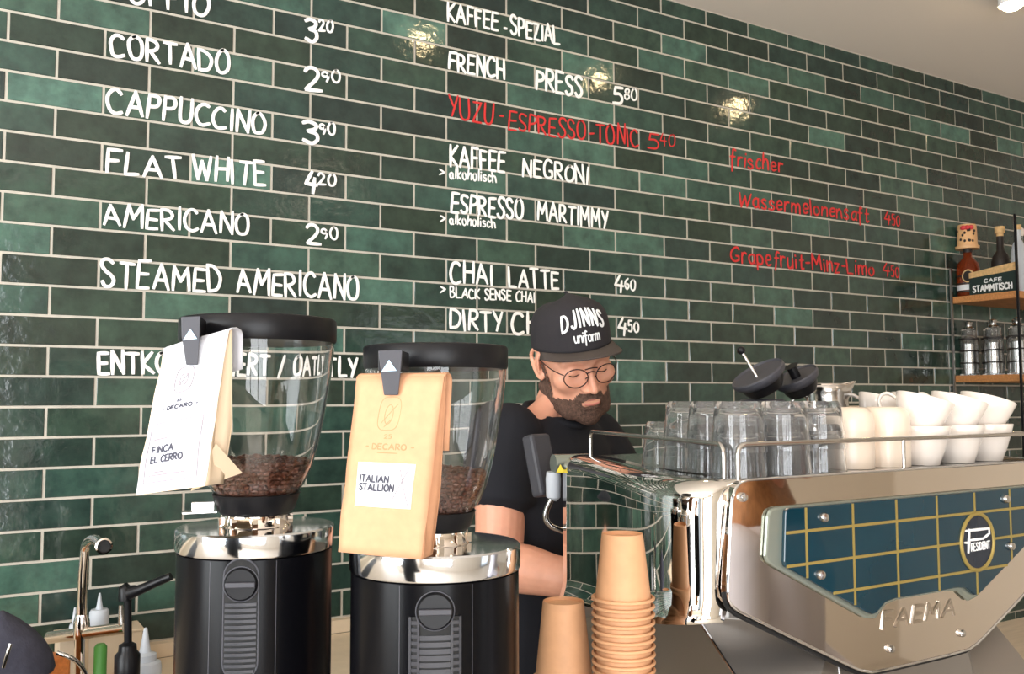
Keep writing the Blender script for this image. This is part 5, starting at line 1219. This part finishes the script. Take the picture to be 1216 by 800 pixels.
# ---- two customers out of frame: the chrome reflects them
def customer(WP, wf, label, hair_m, top_m, top_name, long_sleeve):
    wf = Vector(wf).normalized()
    wr = wf.cross(Vector((0, 0, 1))); WH = Vector((WP.x, WP.y, 1.56)) + wf * .03; WM = Matrix((wr, wf, Vector((0, 0, 1)))).transposed()
    woman = thing('person', label, 'person', (WP.x, WP.y, 0))
    wp = lambda x, y, z: WH + WM @ Vector((x, y, z))
    sk = MB(); hs = head_surface(head_dirs(72, 60), 1.0); sk.loft([[wp(*hs[j, i]) for i in range(72)] for j in range(60)])
    for s in (-1, 1): ear(sk, WM, WH, s)
    wz = lambda z, rx, ry, dy=0: ell_ring(WP + Vector((0, 0, z)) + wf * dy, wr, wf, rx, ry)
    limb(sk, [wp(0, -.015, -.06), wp(0, -.025, -.15), wp(0, -.03, -.22)], [.045, .046, .055])
    sk.loft([wz(.85, .15, .10), wz(1.0, .12, .085), wz(1.15, .125, .09), wz(1.27, .15, .09), wz(1.34, .13, .06)])
    arms = []
    for s in (-1, 1):
        S_ = WP + wr * s * .165 + Vector((0, 0, 1.30)); E_ = S_ + wr * s * .05 + wf * .02 + Vector((0, 0, -.27)); H_ = E_ + wf * .20 + Vector((0, 0, -.10)) - wr * s * .03; arms.append((S_, E_, H_))
        limb(sk, [S_, S_.lerp(E_, .5), E_], [.043, .040, .033]); limb(sk, [E_, E_.lerp(H_, .4), H_], [.033, .034, .023]); hand(sk, H_, H_ - E_, Vector((0, 0, -1)), .9, s > 0)
        hip = WP + wr * s * .08 + Vector((0, 0, .86)); kn = hip + Vector((0, 0, -.40)) + wf * .02; an = Vector((kn.x, kn.y, .07)); limb(sk, [hip, kn, an], [.075, .05, .034]); limb(sk, [an, an + wf * .10 + Vector((0, 0, -.04))], [.034, .028])
    remesh(sk, 'body', M['skin'], .005, 2, woman)
    hm = MB(); R2 = []
    for z, rx, ry, y0 in ((.125, .01, .01, -.015), (.12, .04, .05, -.015), (.09, .077, .092, -.018), (.04, .091, .108, -.024), (-.02, .095, .102, -.035), (-.09, .102, .088, -.045), (-.17, .118, .08, -.04), (-.25, .125, .075, -.03), (-.32, .115, .06, -.025), (-.36, .08, .03, -.02)):
        row = []
        for k in range(64):
            a = 2 * PI * k / 64; fr_ = max(0, math.sin(a)); open_ = (max(0, fr_ - .35) / .65) ** .7 if -.14 < z < .075 else 0; w_ = 1 + .03 * math.sin(9 * a + z * 30)
            row.append(wp(rx * w_ * math.cos(a), y0 + ry * w_ * math.sin(a) * (1 - .62 * open_), z))
        R2.append(row)
    hm.loft(R2); hm.build('hair', hair_m, woman, angle=70)
    sh_ = MB(); sh_.loft([wz(.84, .18, .13), wz(1.0, .165, .12), wz(1.15, .16, .12, .005), wz(1.26, .175, .12, .005), wz(1.33, .165, .09), wz(1.365, .085, .065)])
    for S_, E_, H_ in arms: limb(sh_, [S_, S_.lerp(E_, .5), E_], [.062, .06, .056]); limb(sh_, [E_, E_.lerp(H_, .75)], [.056, .045])
    remesh(sh_, top_name, top_m, .008, 4, woman)
    tr_ = MB(); tr_.loft([wz(.74, .17, .13), wz(.86, .17, .125), wz(.93, .15, .11)])
    for s in (-1, 1): hip = WP + wr * s * .085 + Vector((0, 0, .84)); limb(tr_, [hip, hip + Vector((0, 0, -.38)), Vector((hip.x, hip.y, .10))], [.088, .068, .055])
    remesh(tr_, 'trousers', M['trousers'], .01, 4, woman)
    sh2 = MB()
    for s in (-1, 1): an = WP + wr * s * .08; sh2.loft([ell_ring(an + wf * .05 + Vector((0, 0, .002)), wr, wf, .042, .11), ell_ring(an + wf * .05 + Vector((0, 0, .03)), wr, wf, .043, .11), ell_ring(an + wf * .02 + Vector((0, 0, .085)), wr, wf, .036, .06)])
    sh2.build('shoes', M['rubber'], woman)
brown = mat('light_brown_hair', rgb(168, 116, 74), .5, var=.35, scale=18, stretch=(14, 14, .6), bump=.4, bscale=40)
blonde = mat('blond_hair', rgb(196, 146, 92), .5, var=.35, scale=18, stretch=(14, 14, .6), bump=.4, bscale=40)
customer(Vector((1.36, -2.12, 0)), (.45, .89, 0), 'woman with long light brown hair and white blouse, mirrored in the chrome back plate', brown, mat('white_blouse', rgb(232, 230, 240), .8), 'blouse', True)
customer(Vector((-.62, -1.98, 0)), (-.35, -.9, 0), 'woman with long blond hair and black jumper, mirrored in the curved side panel', blonde, M['tshirt'], 'jumper', True)
